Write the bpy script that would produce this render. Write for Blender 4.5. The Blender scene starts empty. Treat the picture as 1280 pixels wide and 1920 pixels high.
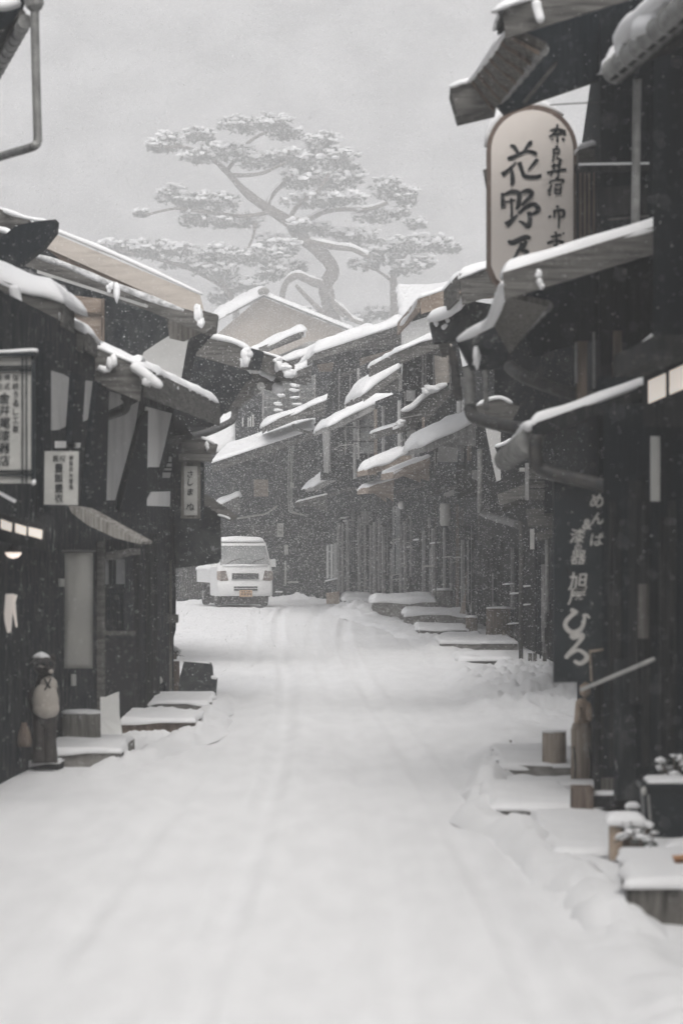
import bpy, bmesh, math, random
from mathutils import Vector, Matrix, noise
random.seed(7)
SC = bpy.context.scene
COL = SC.collection
R = math.radians

# ------------------------------------------------------------------ camera, world, sun, exposure
F, H, YH = 7200.0, 2.1, 985.0          # focal length in photo pixels, eye height (m), eye level in photo pixels
cam_d = bpy.data.cameras.new('camera')
cam = bpy.data.objects.new('camera', cam_d); COL.objects.link(cam)
cam.location = (0, 0, H); cam.rotation_euler = (R(90), 0, 0)
cam_d.sensor_fit = 'VERTICAL'; cam_d.sensor_height = 36.0; cam_d.sensor_width = 24.0
cam_d.lens = 36.0 * F / 1920.0
cam_d.shift_y = (YH - 960.0) / 1920.0
cam_d.clip_start = 0.1; cam_d.clip_end = 2000
cam_d.dof.use_dof = True; cam_d.dof.focus_distance = 90.0; cam_d.dof.aperture_fstop = 4.0
SC.camera = cam

world = bpy.data.worlds.new('World'); SC.world = world; world.use_nodes = True
wn, wl = world.node_tree.nodes, world.node_tree.links
SUN_EL, SUN_ROT = R(55), R(176)
sky = wn.new('ShaderNodeTexSky'); sky.sky_type = 'NISHITA'; sky.sun_disc = False
sky.sun_elevation = SUN_EL; sky.sun_rotation = SUN_ROT; sky.dust_density = 6.0; sky.air_density = 1.0; sky.ozone_density = 1.0
hsv = wn.new('ShaderNodeHueSaturation'); hsv.inputs['Saturation'].default_value = 0.24     # overcast: cloud greys the sky
wl.new(sky.outputs[0], hsv.inputs['Color']); wl.new(hsv.outputs[0], wn['Background'].inputs['Color'])
wn['Background'].inputs['Strength'].default_value = 0.115

sun_d = bpy.data.lights.new('sun', 'SUN'); sun_d.energy = 1.4; sun_d.angle = R(40); sun_d.color = (1.0, 0.985, 0.965)
sun = bpy.data.objects.new('sun', sun_d); COL.objects.link(sun)
sd = Vector((math.sin(SUN_ROT) * math.cos(SUN_EL), math.cos(SUN_ROT) * math.cos(SUN_EL), math.sin(SUN_EL)))
sun.rotation_euler = sd.to_track_quat('Z', 'Y').to_euler()

SC.view_settings.view_transform = 'Standard'; SC.view_settings.look = 'None'
SC.view_settings.exposure = 0.18; SC.view_settings.gamma = 1.0
SC.cycles.max_bounces = 6; SC.cycles.diffuse_bounces = 3; SC.cycles.glossy_bounces = 2
SC.cycles.transmission_bounces = 4; SC.cycles.volume_bounces = 2
SC.cycles.caustics_reflective = False; SC.cycles.caustics_refractive = False
SC.cycles.use_denoising = True

# ------------------------------------------------------------------ materials
def mat(name, col, col2=None, scale=(1, 1, 1), nscale=4.0, rough=0.85, bump=0.0, detail=5, dust=0.0, thresh=(0.35, 0.65), metal=0.0, dscale=2.2):
    m = bpy.data.materials.new(name); m.use_nodes = True
    n, l = m.node_tree.nodes, m.node_tree.links
    b = n['Principled BSDF']; b.inputs['Roughness'].default_value = rough; b.inputs['Metallic'].default_value = metal
    try: b.inputs['Specular IOR Level'].default_value = 0.25 if rough < 0.72 else 0.03
    except Exception: pass
    b.inputs['Base Color'].default_value = (*col, 1)
    tc = n.new('ShaderNodeTexCoord'); mp = n.new('ShaderNodeMapping'); mp.inputs['Scale'].default_value = scale
    l.new(tc.outputs['Object'], mp.inputs['Vector'])
    nz = n.new('ShaderNodeTexNoise'); nz.inputs['Scale'].default_value = nscale; nz.inputs['Detail'].default_value = detail
    l.new(mp.outputs[0], nz.inputs['Vector'])
    out = None
    if col2:
        mr = n.new('ShaderNodeMapRange'); mr.inputs[1].default_value = thresh[0]; mr.inputs[2].default_value = thresh[1]
        l.new(nz.outputs[0], mr.inputs[0])
        mx = n.new('ShaderNodeMix'); mx.data_type = 'RGBA'; mx.inputs[6].default_value = (*col, 1); mx.inputs[7].default_value = (*col2, 1)
        l.new(mr.outputs[0], mx.inputs[0]); out = mx.outputs[2]
        l.new(out, b.inputs['Base Color'])
    if dust > 0:      # wind-blown snow sticking in patches
        n2 = n.new('ShaderNodeTexNoise'); n2.inputs['Scale'].default_value = dscale; n2.inputs['Detail'].default_value = 9; n2.inputs['Roughness'].default_value = 0.72
        l.new(tc.outputs['Object'], n2.inputs['Vector'])
        m2 = n.new('ShaderNodeMapRange'); m2.inputs[1].default_value = 0.66 - 0.2 * dust; m2.inputs[2].default_value = 0.80 - 0.12 * dust; m2.inputs[4].default_value = 0.8
        l.new(n2.outputs[0], m2.inputs[0])
        mx2 = n.new('ShaderNodeMix'); mx2.data_type = 'RGBA'; mx2.inputs[7].default_value = (0.8, 0.8, 0.81, 1); mx2.inputs[6].default_value = (*col, 1)
        if out: l.new(out, mx2.inputs[6])
        l.new(m2.outputs[0], mx2.inputs[0]); l.new(mx2.outputs[2], b.inputs['Base Color'])
    if bump > 0:
        bp = n.new('ShaderNodeBump'); bp.inputs['Strength'].default_value = bump; bp.inputs['Distance'].default_value = 0.02
        l.new(nz.outputs[0], bp.inputs['Height']); l.new(bp.outputs[0], b.inputs['Normal'])
    return m

def emit(name, col, strength):
    m = bpy.data.materials.new(name); m.use_nodes = True
    b = m.node_tree.nodes['Principled BSDF']; b.inputs['Base Color'].default_value = (*col, 1)
    b.inputs['Emission Color'].default_value = (*col, 1); b.inputs['Emission Strength'].default_value = strength
    return m

M = {}
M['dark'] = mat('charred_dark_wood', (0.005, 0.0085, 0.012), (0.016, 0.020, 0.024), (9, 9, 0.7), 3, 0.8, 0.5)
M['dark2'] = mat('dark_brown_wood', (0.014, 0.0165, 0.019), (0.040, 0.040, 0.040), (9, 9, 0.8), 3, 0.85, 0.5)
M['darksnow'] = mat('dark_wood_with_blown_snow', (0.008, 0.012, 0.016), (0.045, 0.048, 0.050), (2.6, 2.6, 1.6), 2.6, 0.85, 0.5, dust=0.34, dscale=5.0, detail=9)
M['weather'] = mat('weathered_grey_wood', (0.075, 0.073, 0.070), (0.17, 0.165, 0.155), (1.2, 1.2, 14), 2.2, 0.9, 0.6, dust=0.12)
M['weatherv'] = mat('weathered_upright_wood', (0.07, 0.066, 0.060), (0.20, 0.19, 0.175), (16, 16, 0.8), 2.0, 0.9, 0.6)
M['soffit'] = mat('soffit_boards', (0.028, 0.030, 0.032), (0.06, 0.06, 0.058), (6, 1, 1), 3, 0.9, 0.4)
M['plaster'] = mat('bright_shoji_paper', (0.80, 0.79, 0.775), (0.86, 0.85, 0.835), (1, 1, 1), 2.5, 0.95, 0.2)  # shoji paper, near-white so the colour stands in for light behind it
M['plasterd'] = mat('dull_plaster', (0.44, 0.44, 0.43), (0.54, 0.535, 0.525), (1, 1, 1), 2.0, 0.95, 0.2)
M['tan'] = mat('pale_tan_boards', (0.50, 0.455, 0.41), (0.63, 0.575, 0.52), (1, 1, 8), 2.0, 0.9, 0.3)
M['tan2'] = mat('reddish_brown_boards', (0.24, 0.19, 0.155), (0.38, 0.315, 0.265), (1, 1, 7), 2.5, 0.9, 0.3)
M['brown'] = mat('aged_brown_post', (0.11, 0.085, 0.07), (0.21, 0.17, 0.14), (10, 10, 0.9), 3, 0.85, 0.4)
M['log'] = mat('pale_log_wood', (0.20, 0.165, 0.135), (0.36, 0.31, 0.26), (12, 12, 0.9), 2.4, 0.9, 0.6)
M['logend'] = mat('cut_log_wood', (0.34, 0.26, 0.20), (0.46, 0.37, 0.29), (5, 5, 2), 3, 0.9, 0.4)
M['stump'] = mat('grey_stump', (0.10, 0.095, 0.088), (0.24, 0.23, 0.21), (9, 9, 0.8), 2.5, 0.9, 0.6)
M['cream'] = mat('cream_sign_board', (0.83, 0.765, 0.71), (0.87, 0.805, 0.75), (1, 1, 1), 2.0, 0.7, 0.05)
M['paper'] = mat('pale_sign_board', (0.42, 0.42, 0.40), (0.52, 0.515, 0.49), (1, 1, 1), 5.0, 0.8, 0.1)
M['cloth'] = mat('hanging_cotton', (0.38, 0.38, 0.36), (0.48, 0.475, 0.45), (1, 1, 0.4), 2.0, 0.95, 0.2)
M['white'] = mat('white_paint', (0.72, 0.72, 0.70), (0.78, 0.78, 0.76), (1, 1, 1), 4.0, 0.6)
M['rim'] = mat('brown_sign_rim', (0.14, 0.10, 0.085), (0.20, 0.155, 0.13), (4, 4, 1), 3, 0.7)
M['ink'] = mat('black_ink', (0.012, 0.015, 0.018), None, rough=0.6)
M['palepaint'] = mat('pale_lettering', (0.50, 0.485, 0.46), (0.58, 0.56, 0.53), (1, 1, 1), 20, 0.7)
M['gutter'] = mat('grey_metal_gutter', (0.19, 0.19, 0.185), (0.30, 0.30, 0.29), (3, 3, 3), 4, 0.55, 0.1, metal=0.3)
M['pipe'] = mat('dark_metal_pipe', (0.035, 0.037, 0.038), (0.07, 0.066, 0.062), (3, 3, 3), 4, 0.5, 0.1)
M['stone'] = mat('step_stone', (0.15, 0.142, 0.132), (0.27, 0.26, 0.245), (2, 2, 3), 5, 0.9, 0.6, dust=0.18, dscale=5)
M['snow'] = mat('packed_snow', (0.84, 0.84, 0.845), (0.79, 0.79, 0.795), (1.6, 0.25, 1), 3.0, 0.9, 0.16, detail=8)
M['roofsnow'] = mat('roof_snow', (0.90, 0.90, 0.905), (0.87, 0.87, 0.875), (1, 1, 1), 4.0, 0.9, 0.15, detail=6)
M['plastic'] = mat('black_plastic', (0.012, 0.017, 0.021), (0.020, 0.026, 0.030), (1, 1, 1), 3, 0.45)
M['cover'] = mat('dark_snowy_cover', (0.03, 0.035, 0.038), (0.075, 0.08, 0.08), (1, 1, 1), 7, 0.8, 0.4, dust=0.3, dscale=9)
M['bark'] = mat('pine_bark', (0.10, 0.09, 0.08), (0.18, 0.16, 0.145), (2, 2, 0.6), 5, 0.95, 0.6)
M['needle'] = mat('pine_needles', (0.085, 0.095, 0.085), (0.17, 0.178, 0.165), (1, 1, 1), 1.2, 0.9)
M['van'] = mat('white_van_paint', (0.74, 0.74, 0.735), (0.79, 0.79, 0.785), (1, 1, 1), 3, 0.35, dust=0.1)
M['glassv'] = mat('frosted_windscreen', (0.17, 0.18, 0.18), (0.30, 0.305, 0.305), (1, 1, 1), 1.6, 0.35)
M['grille'] = mat('dark_grille', (0.05, 0.052, 0.053), None, rough=0.5, dust=0.35, dscale=14)
M['lamp'] = mat('headlight_lens', (0.15, 0.13, 0.12), (0.25, 0.22, 0.20), (8, 8, 8), 3, 0.2)
M['lampside'] = mat('headlight_side_lens', (0.26, 0.21, 0.18), (0.34, 0.29, 0.26), (8, 8, 8), 3, 0.3)
M['frost'] = mat('snow_dusted_wood', (0.19, 0.185, 0.18), (0.36, 0.355, 0.35), (6, 6, 1), 2.5, 0.9, 0.4, dust=0.2, dscale=5)
M['ice'] = mat('grey_rime_ice', (0.34, 0.34, 0.34), (0.74, 0.74, 0.745), (3, 3, 3), 5, 0.8, 0.8, detail=9)
M['plate'] = mat('ochre_plate', (0.50, 0.33, 0.20), None, rough=0.5)
M['tyre'] = mat('tyre_rubber', (0.03, 0.03, 0.03), (0.07, 0.07, 0.07), nscale=6, rough=0.9)
M['tan_skin'] = mat('glazed_brown', (0.020, 0.019, 0.019), (0.060, 0.053, 0.048), (1, 1, 1), 6, 0.45)
M['belly'] = mat('pale_belly_glaze', (0.36, 0.33, 0.295), (0.46, 0.42, 0.375), (1, 1, 1), 4, 0.5)
M['orange'] = mat('orange_carton', (0.48, 0.27, 0.15), None, rough=0.8)
M['litpane'] = emit('lit_paper_pane', (0.90, 0.82, 0.74), 0.42)
M['litlamp'] = emit('lit_lamp_shade', (1.0, 0.86, 0.76), 0.9)
M['gable'] = mat('gable_wall_plaster', (0.33, 0.285, 0.24), (0.40, 0.345, 0.29), (1, 1, 1), 0.8, 0.95)
M['paneg'] = mat('frosty_window_glass', (0.16, 0.17, 0.175), (0.28, 0.285, 0.28), (1, 1, 1), 3, 0.3)
M['reed'] = mat('reed_thatch', (0.16, 0.15, 0.135), (0.40, 0.385, 0.36), (22, 1, 1), 3, 0.95, 0.7)

# ------------------------------------------------------------------ helpers
def P(px, py, Y):
    return Vector(((px - 640.0) / F * Y, Y, H - (py - YH) / F * Y))

def obj(name, bm, m, parent=None, smooth=False, bevel=0.0):
    if bevel > 0:
        bmesh.ops.bevel(bm, geom=[e for e in bm.edges if e.is_manifold and e.calc_face_angle(0) > 0.5], offset=bevel, segments=2, profile=0.6, affect='EDGES', clamp_overlap=True)
    bmesh.ops.recalc_face_normals(bm, faces=bm.faces[:])
    me = bpy.data.meshes.new(name); bm.to_mesh(me); bm.free()
    me.materials.append(M[m] if isinstance(m, str) else m)
    if smooth: me.polygons.foreach_set('use_smooth', [True] * len(me.polygons))
    o = bpy.data.objects.new(name, me); COL.objects.link(o)
    if parent is not None:
        o.parent = parent
        inv = Matrix.Translation(-world_loc(parent)); o.matrix_parent_inverse = inv
    return o

def world_loc(o):      # parts sit at the origin of their thing's world; only the thing itself carries a location
    return Vector(o.location) if o.parent is None else Vector((0, 0, 0))

def thing(name, label, cat, loc=(0, 0, 0), group=None):
    o = bpy.data.objects.new(name, None); COL.objects.link(o); o.location = loc; o.empty_display_size = 0.2
    o['label'] = label; o['category'] = cat
    if group: o['group'] = group
    return o

def tag(o, label=None, cat=None, group=None, kind=None):
    if label: o['label'] = label
    if cat: o['category'] = cat
    if group: o['group'] = group
    if kind: o['kind'] = kind
    return o

def NB(): return bmesh.new()

def hexa(bm, c):
    """eight corners: bottom ring 0-3, top ring 4-7"""
    v = [bm.verts.new(p) for p in c]
    for f in ((0, 1, 2, 3), (4, 5, 6, 7), (0, 1, 5, 4), (1, 2, 6, 5), (2, 3, 7, 6), (3, 0, 4, 7)):
        bm.faces.new([v[i] for i in f])
    return v

def box(bm, x0, x1, y0, y1, z0, z1):
    return hexa(bm, [(x0, y0, z0), (x1, y0, z0), (x1, y1, z0), (x0, y1, z0), (x0, y0, z1), (x1, y0, z1), (x1, y1, z1), (x0, y1, z1)])

def prism(bm, pts, Y, t, dx=0.0, dz=0.0):
    """outline in photo pixels at distance Y, given real thickness t going away"""
    a = [bm.verts.new(P(x, y, Y)) for x, y in pts]
    b = [bm.verts.new(v.co + Vector((dx * t, t, dz * t))) for v in a]
    n = len(a)
    bm.faces.new(a); bm.faces.new(b[::-1])
    for i in range(n): bm.faces.new((a[i], a[(i + 1) % n], b[(i + 1) % n], b[i]))

def on_line(px, py, A, B):
    """where the sight line meets the upright plane through plan points A, B"""
    k = (px - 640.0) / F
    dx, dy = B[0] - A[0], B[1] - A[1]
    # A + s d : x = k*y
    s = (k * A[1] - A[0]) / (dx - k * dy)
    return P(px, py, A[1] + s * dy)

def plate(bm, pts, A, B, out=0.03, th=0.03):
    """outline on a facade plane, standing proud of it by out, th thick"""
    d = Vector((B[0] - A[0], B[1] - A[1], 0)).normalized(); nrm = Vector((-d.y, d.x, 0))
    if nrm.dot(Vector((-A[0], 0, 0))) < 0: nrm = -nrm
    a = [bm.verts.new(on_line(x, y, A, B) + nrm * out) for x, y in pts]
    b = [bm.verts.new(v.co - nrm * th) for v in a]
    n = len(a); bm.faces.new(a); bm.faces.new(b[::-1])
    for i in range(n): bm.faces.new((a[i], a[(i + 1) % n], b[(i + 1) % n], b[i]))

def rect(x0, y0, x1, y1): return [(x0, y0), (x1, y0), (x1, y1), (x0, y1)]

def slab(bm, p, th):
    p = [Vector(q) for q in p]
    hexa(bm, [q - Vector((0, 0, th)) for q in p] + p)

def tube(bm, pts, r, n=8, caps=True):
    pts = [Vector(p) for p in pts]; rs = r if isinstance(r, (list, tuple)) else [r] * len(pts)
    rings = []; up = Vector((0.13, 0.21, 0.97)).normalized()
    for i, p in enumerate(pts):
        d = (pts[min(i + 1, len(pts) - 1)] - pts[max(i - 1, 0)]).normalized()
        a = d.cross(up)
        if a.length < 1e-3: a = d.cross(Vector((1, 0, 0)))
        a.normalize(); b = d.cross(a).normalized()
        rings.append([bm.verts.new(p + (a * math.cos(2 * math.pi * k / n) + b * math.sin(2 * math.pi * k / n)) * rs[i]) for k in range(n)])
    for i in range(len(rings) - 1):
        for k in range(n):
            bm.faces.new((rings[i][k], rings[i][(k + 1) % n], rings[i + 1][(k + 1) % n], rings[i + 1][k]))
    if caps: bm.faces.new(rings[0][::-1]); bm.faces.new(rings[-1])

def ringed(bm, a, b, r, step=0.3, n=12):
    """a jointed half-round gutter or tile column: a tube with collars"""
    a, b = Vector(a), Vector(b); L = (b - a).length; k = max(2, int(L / step)); pts, rs = [], []
    for i in range(k):
        for f, q in ((0.0, 1.16), (0.12, 1.16), (0.15, 0.98), (0.97, 0.92)):
            pts.append(a.lerp(b, (i + f) / k)); rs.append(r * q)
    tube(bm, pts, rs, n)

def smoothpath(pts, k=6):
    """Catmull-Rom through points"""
    pts = [Vector(p) for p in pts]; out = []
    for i in range(len(pts) - 1):
        p0, p1, p2, p3 = pts[max(i - 1, 0)], pts[i], pts[i + 1], pts[min(i + 2, len(pts) - 1)]
        for j in range(k):
            t = j / k
            out.append(0.5 * ((2 * p1) + (p2 - p0) * t + (2 * p0 - 5 * p1 + 4 * p2 - p3) * t * t + (3 * p1 - p0 - 3 * p2 + p3) * t ** 3))
    out.append(pts[-1]); return out

def lathe(bm, c, prof, n=20, sx=1.0, sy=1.0, wob=0.0, rot=0.0):
    c = Vector(c); rings = []
    for r, z in prof:
        ring = []
        for k in range(n):
            a = 2 * math.pi * k / n + rot
            w = 1 + wob * noise.noise(Vector((math.cos(a) * 1.7 + c.x * 9, math.sin(a) * 1.7, z * 3)))
            ring.append(bm.verts.new(c + Vector((math.cos(a) * r * sx * w, math.sin(a) * r * sy * w, z))))
        rings.append(ring)
    for i in range(len(rings) - 1):
        for k in range(n): bm.faces.new((rings[i][k], rings[i][(k + 1) % n], rings[i + 1][(k + 1) % n], rings[i + 1][k]))
    bm.faces.new(rings[0][::-1]); bm.faces.new(rings[-1])

def blob(bm, c, rx, ry, rz, rough=0.15, seed=0.0, sub=2, rotz=0.0, fr=2.5):
    r = bmesh.ops.create_icosphere(bm, subdivisions=sub, radius=1.0)
    cz, sz = math.cos(rotz), math.sin(rotz)
    for v in r['verts']:
        q = v.co.copy(); w = 1 + rough * noise.noise(q * fr + Vector((seed, seed * 1.7, 0))) * 1.6
        x, y, z = q.x * rx * w, q.y * ry * w, q.z * rz * w
        v.co = Vector(c) + Vector((x * cz - y * sz, x * sz + y * cz, z))

def lump(bm, c, rx, ry, rz, rough=0.3, seed=0.0, *a, **k):
    rn_ = random.Random(int(seed * 13) + int(c[0] * 100)); c = Vector(c)
    for i in range(5):
        f = 0.45 + 0.4 * rn_.random()
        blob(bm, c + Vector((rn_.uniform(-.55, .55) * rx, rn_.uniform(-.3, .3) * ry, rn_.uniform(-.6, .6) * rz)), rx * f, ry * f, rz * f, 0.4, seed + i, 2)

def snow_slab(bm, p, th, seed=0.0, nx=None, ny=None, droop=0.0, wav=1.3):
    """a snow blanket lying on the quad p (near-low, near-high, far-high, far-low): rounded edges, uneven top and rim"""
    p = [Vector(q) for q in p]
    Lu = max((p[1] - p[0]).length, (p[2] - p[3]).length); Lv = max((p[3] - p[0]).length, (p[2] - p[1]).length)
    nx = nx or max(8, min(60, int(Lu / (th * 0.45)))); ny = ny or max(8, min(60, int(Lv / (th * 0.6))))
    def us(n): # finer towards the rims
        return [0.5 - 0.5 * math.cos(math.pi * i / n) for i in range(n + 1)]
    U, V = us(nx), us(ny); g = []; gb = []
    for v in V:
        row = []; rb = []
        for u in U:
            q = p[0].lerp(p[1], u).lerp(p[3].lerp(p[2], u), v)
            e = min(u, 1 - u) * Lu; e2 = min(v, 1 - v) * Lv; ee = min(e, e2)
            t = min(1.0, ee / (th * 0.7)); prof = math.sqrt(max(0, 1 - (1 - t) ** 2))
            nz = noise.noise(q * 0.9 + Vector((seed, 0, 0))) * 0.35 + noise.noise(q * 3.1 + Vector((0, seed, 0))) * 0.22
            rim = (1 - t) * th * (noise.noise(q * 2.3 + Vector((seed, 3, 1))) * 0.55 + 0.25) * wav
            off = Vector((0, 0, 0))
            if t < 1:
                du = (-1 if u < 0.5 else 1) if e <= e2 + 1e-6 else 0
                dv = (-1 if v < 0.5 else 1) if e2 <= e + 1e-6 else 0
                off = (p[1] - p[0]).normalized() * du * rim + (p[3] - p[0]).normalized() * dv * rim
            low = (1 - t) * (th * 0.1 + max(0, noise.noise(q * 1.5 + Vector((5, seed, 2)))) * droop)
            z = th * prof * (1 + nz * wav) - low
            row.append(bm.verts.new(q + off + Vector((0, 0, z)))); rb.append(bm.verts.new(q + off * 0.5 - Vector((0, 0, 0.012 + low))))
        g.append(row); gb.append(rb)
    for j in range(ny):
        for i in range(nx):
            bm.faces.new((g[j][i], g[j][i + 1], g[j + 1][i + 1], g[j + 1][i]))
    bd = [(0, i) for i in range(nx)] + [(j, nx) for j in range(ny)] + [(ny, i) for i in range(nx, 0, -1)] + [(j, 0) for j in range(ny, 0, -1)]
    for a in range(len(bd)):
        (j0, i0), (j1, i1) = bd[a], bd[(a + 1) % len(bd)]
        bm.faces.new((g[j0][i0], gb[j0][i0], gb[j1][i1], g[j1][i1]))
    for row in gb[1:-1]:
        for vv in row[1:-1]: bm.verts.remove(vv)

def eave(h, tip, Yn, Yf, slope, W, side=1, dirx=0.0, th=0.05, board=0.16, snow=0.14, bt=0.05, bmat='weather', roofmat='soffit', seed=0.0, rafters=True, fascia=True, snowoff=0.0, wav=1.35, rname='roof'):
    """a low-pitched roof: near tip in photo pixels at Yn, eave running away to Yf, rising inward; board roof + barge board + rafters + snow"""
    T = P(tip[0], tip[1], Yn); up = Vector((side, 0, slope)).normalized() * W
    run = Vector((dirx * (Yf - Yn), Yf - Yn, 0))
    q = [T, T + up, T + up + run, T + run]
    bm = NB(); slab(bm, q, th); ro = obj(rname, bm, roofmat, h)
    n = Vector((0, -1, 0))
    bm = NB()
    # barge board along the near verge, 3 mm proud of the roof edge
    a = [T + n * 0.003 + Vector((-0.01 * side, 0, 0.015)), T + up + n * 0.003 + Vector((0, 0, 0.015))]
    hexa(bm, [a[0] - Vector((0, 0, board)) + n * bt + Vector((side * board * 0.1, 0, 0)), a[1] - Vector((0, 0, board)) + n * bt, a[1] - Vector((0, 0, board)), a[0] - Vector((0, 0, board)) + Vector((side * board * 0.1, 0, 0)),
              a[0] + n * bt, a[1] + n * bt, a[1], a[0]])
    obj('barge_board', bm, bmat, ro, bevel=0.006)
    if fascia:
        bm = NB(); s = Vector((-side, 0, 0)) * 0.004
        hexa(bm, [T + s - Vector((0, 0, board * 0.8)), T + s - Vector((0, 0, board * 0.8)) + Vector((-side * 0.03, 0, 0)), T + run + s - Vector((0, 0, board * 0.8)) + Vector((-side * 0.03, 0, 0)), T + run + s - Vector((0, 0, board * 0.8)),
                  T + s, T + s + Vector((-side * 0.03, 0, 0)), T + run + s + Vector((-side * 0.03, 0, 0)), T + run + s])
        obj('eave_board', bm, bmat, ro)
    if rafters:
        k = max(2, int((Yf - Yn) / 0.6))
        for i in range(k):
            bm = NB(); b0 = T + run * ((i + 0.5) / k) + up * 0.03 - Vector((0, 0, th + 0.002)); b1 = b0 + up * 0.8
            w = Vector((0, 0.03, 0)); d = Vector((0, 0, 0.08))
            hexa(bm, [b0 - w - d, b1 - w - d, b1 + w - d, b0 + w - d, b0 - w, b1 - w, b1 + w, b0 + w])
            obj('rafter', bm, bmat, ro)
    if side == 1 and 0.5 < W < 2.4 and Yn > 55:
        for yy in (0.12, min(2.0, Yf - Yn - 0.3)):
            bm = NB(); o = Vector((dirx * yy, yy, -th - 0.004)); b0, b1 = T + up * 0.3 + o, T + up + o
            hexa(bm, [b0, b1, b1 + Vector((0, .09, 0)), b0 + Vector((0, .09, 0)), b0 - Vector((0, 0, .04)), b1 - Vector((0, 0, .42)), b1 + Vector((0, .09, -.42)), b0 + Vector((0, .09, -.04))]); obj('bracket', bm, bmat, ro)
    if snow > 0:
        z = Vector((0, 0, 0.018)); e = n * (bt * 0.6 + snow * 0.1)
        o0 = up.normalized() * snowoff
        bm = NB(); snow_slab(bm, [q[0] + z + e + o0, q[1] + z + e, q[2] + z, q[3] + z + o0], snow, seed, wav=wav * 1.35, droop=0.10)
        obj('snow_cover', bm, 'roofsnow', ro, smooth=True)
    return q

def lattice(h, A, B, p0, p1, y0, y1, n, w=0.03, out=0.05, m='dark2', name='lattice'):
    bm = NB()
    for i in range(n + 1):
        p = p0 + (p1 - p0) * i / n; wpx = max(0.5, w * 0.5 * F / 90)
        plate(bm, rect(p - wpx, y0, p + wpx, y1), A, B, out, w)
    return obj(name, bm, m, h)

def facade(h, A, B, zt, depth, m, name='wall', z0=-0.1):
    """an upright storey behind the plan line A-B, depth metres deep away from the street"""
    d = Vector((B[0] - A[0], B[1] - A[1], 0)).normalized(); nrm = Vector((-d.y, d.x, 0))
    if nrm.x * (1 if A[0] + B[0] > 0 else -1) < 0: nrm = -nrm
    a, b = Vector((A[0], A[1], 0)), Vector((B[0], B[1], 0)); n = nrm * depth
    bm = NB(); z = Vector((0, 0, zt)); lo = Vector((0, 0, z0))
    hexa(bm, [a + lo, b + lo, b + n + lo, a + n + lo, a + z, b + z, b + n + z, a + n + z])
    return obj(name, bm, m, h)

def text_mesh(bm, s, c, size, Y, out=0.006, th=0.006, weight=0.0, shear=0.0, sx=1.0):
    """one glyph centred on photo pixel c, size in photo pixels, standing just proud of a board at Y"""
    cu = bpy.data.curves.new('glyph', 'FONT'); cu.body = s; cu.size = 1.0; cu.align_x = 'CENTER'; cu.align_y = 'CENTER'
    cu.offset = weight; cu.shear = shear; cu.resolution_u = 4
    o = bpy.data.objects.new('glyph', cu); COL.objects.link(o)
    dg = bpy.context.evaluated_depsgraph_get(); me = bpy.data.meshes.new_from_object(o.evaluated_get(dg))
    bpy.data.objects.remove(o); bpy.data.curves.remove(cu)
    if not me.vertices: return
    xs = [v.co.x for v in me.vertices]; ys = [v.co.y for v in me.vertices]
    cx, cy = (min(xs) + max(xs)) / 2, (min(ys) + max(ys)) / 2; mx = max(max(xs) - min(xs), max(ys) - min(ys), 0.4)
    k = size / mx; base = len(bm.verts); vs = []
    for v in me.vertices:
        vs.append(bm.verts.new(P(c[0] + (v.co.x - cx) * k * sx, c[1] - (v.co.y - cy) * k, Y) + Vector((0, -out, 0))))
    for p in me.polygons:
        try: bm.faces.new([vs[i] for i in p.vertices])
        except ValueError: pass
    bpy.data.meshes.remove(me)
    r = bmesh.ops.extrude_face_region(bm, geom=[f for f in bm.faces if all(v in set(vs) for v in f.verts)])
    for g in r['geom']:
        if isinstance(g, bmesh.types.BMVert): g.co.y -= th

def brush(bm, strokes, c, k, Y, out=0.006):
    """brush strokes: each a list of (x, y, width) in photo pixels (before scale k), raised paint 5 mm thick"""
    for si, st in enumerate(strokes):
        pts = smoothpath([Vector((x, y, w)) for x, y, w in st], 6)
        L, Rr = [], []
        o = out + 0.0012 * (si % 6)
        for i, q in enumerate(pts):
            d = pts[min(i + 1, len(pts) - 1)] - pts[max(i - 1, 0)]; d = Vector((d.x, d.y, 0)).normalized(); n = Vector((-d.y, d.x, 0))
            w = q.z * 0.5
            a, b = (q.x + n.x * w, q.y + n.y * w), (q.x - n.x * w, q.y - n.y * w)
            L.append(P(c[0] + a[0] * k, c[1] + a[1] * k, Y) - Vector((0, o, 0))); Rr.append(P(c[0] + b[0] * k, c[1] + b[1] * k, Y) - Vector((0, o, 0)))
        lv = [bm.verts.new(p) for p in L]; rv = [bm.verts.new(p) for p in Rr]
        lb = [bm.verts.new(p + Vector((0, 0.004, 0))) for p in L]; rb = [bm.verts.new(p + Vector((0, 0.004, 0))) for p in Rr]
        for i in range(len(lv) - 1):
            bm.faces.new((lv[i], lv[i + 1], rv[i + 1], rv[i])); bm.faces.new((lv[i], lb[i], lb[i + 1], lv[i + 1])); bm.faces.new((rv[i], rv[i + 1], rb[i + 1], rb[i]))


# ------------------------------------------------------------------ setting: snowed road, hill, far wood
def fbm(x, y, s, seed=0.0):
    return noise.fractal(Vector((x * s, y * s, seed)), 0.8, 2.0, 5)

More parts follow.
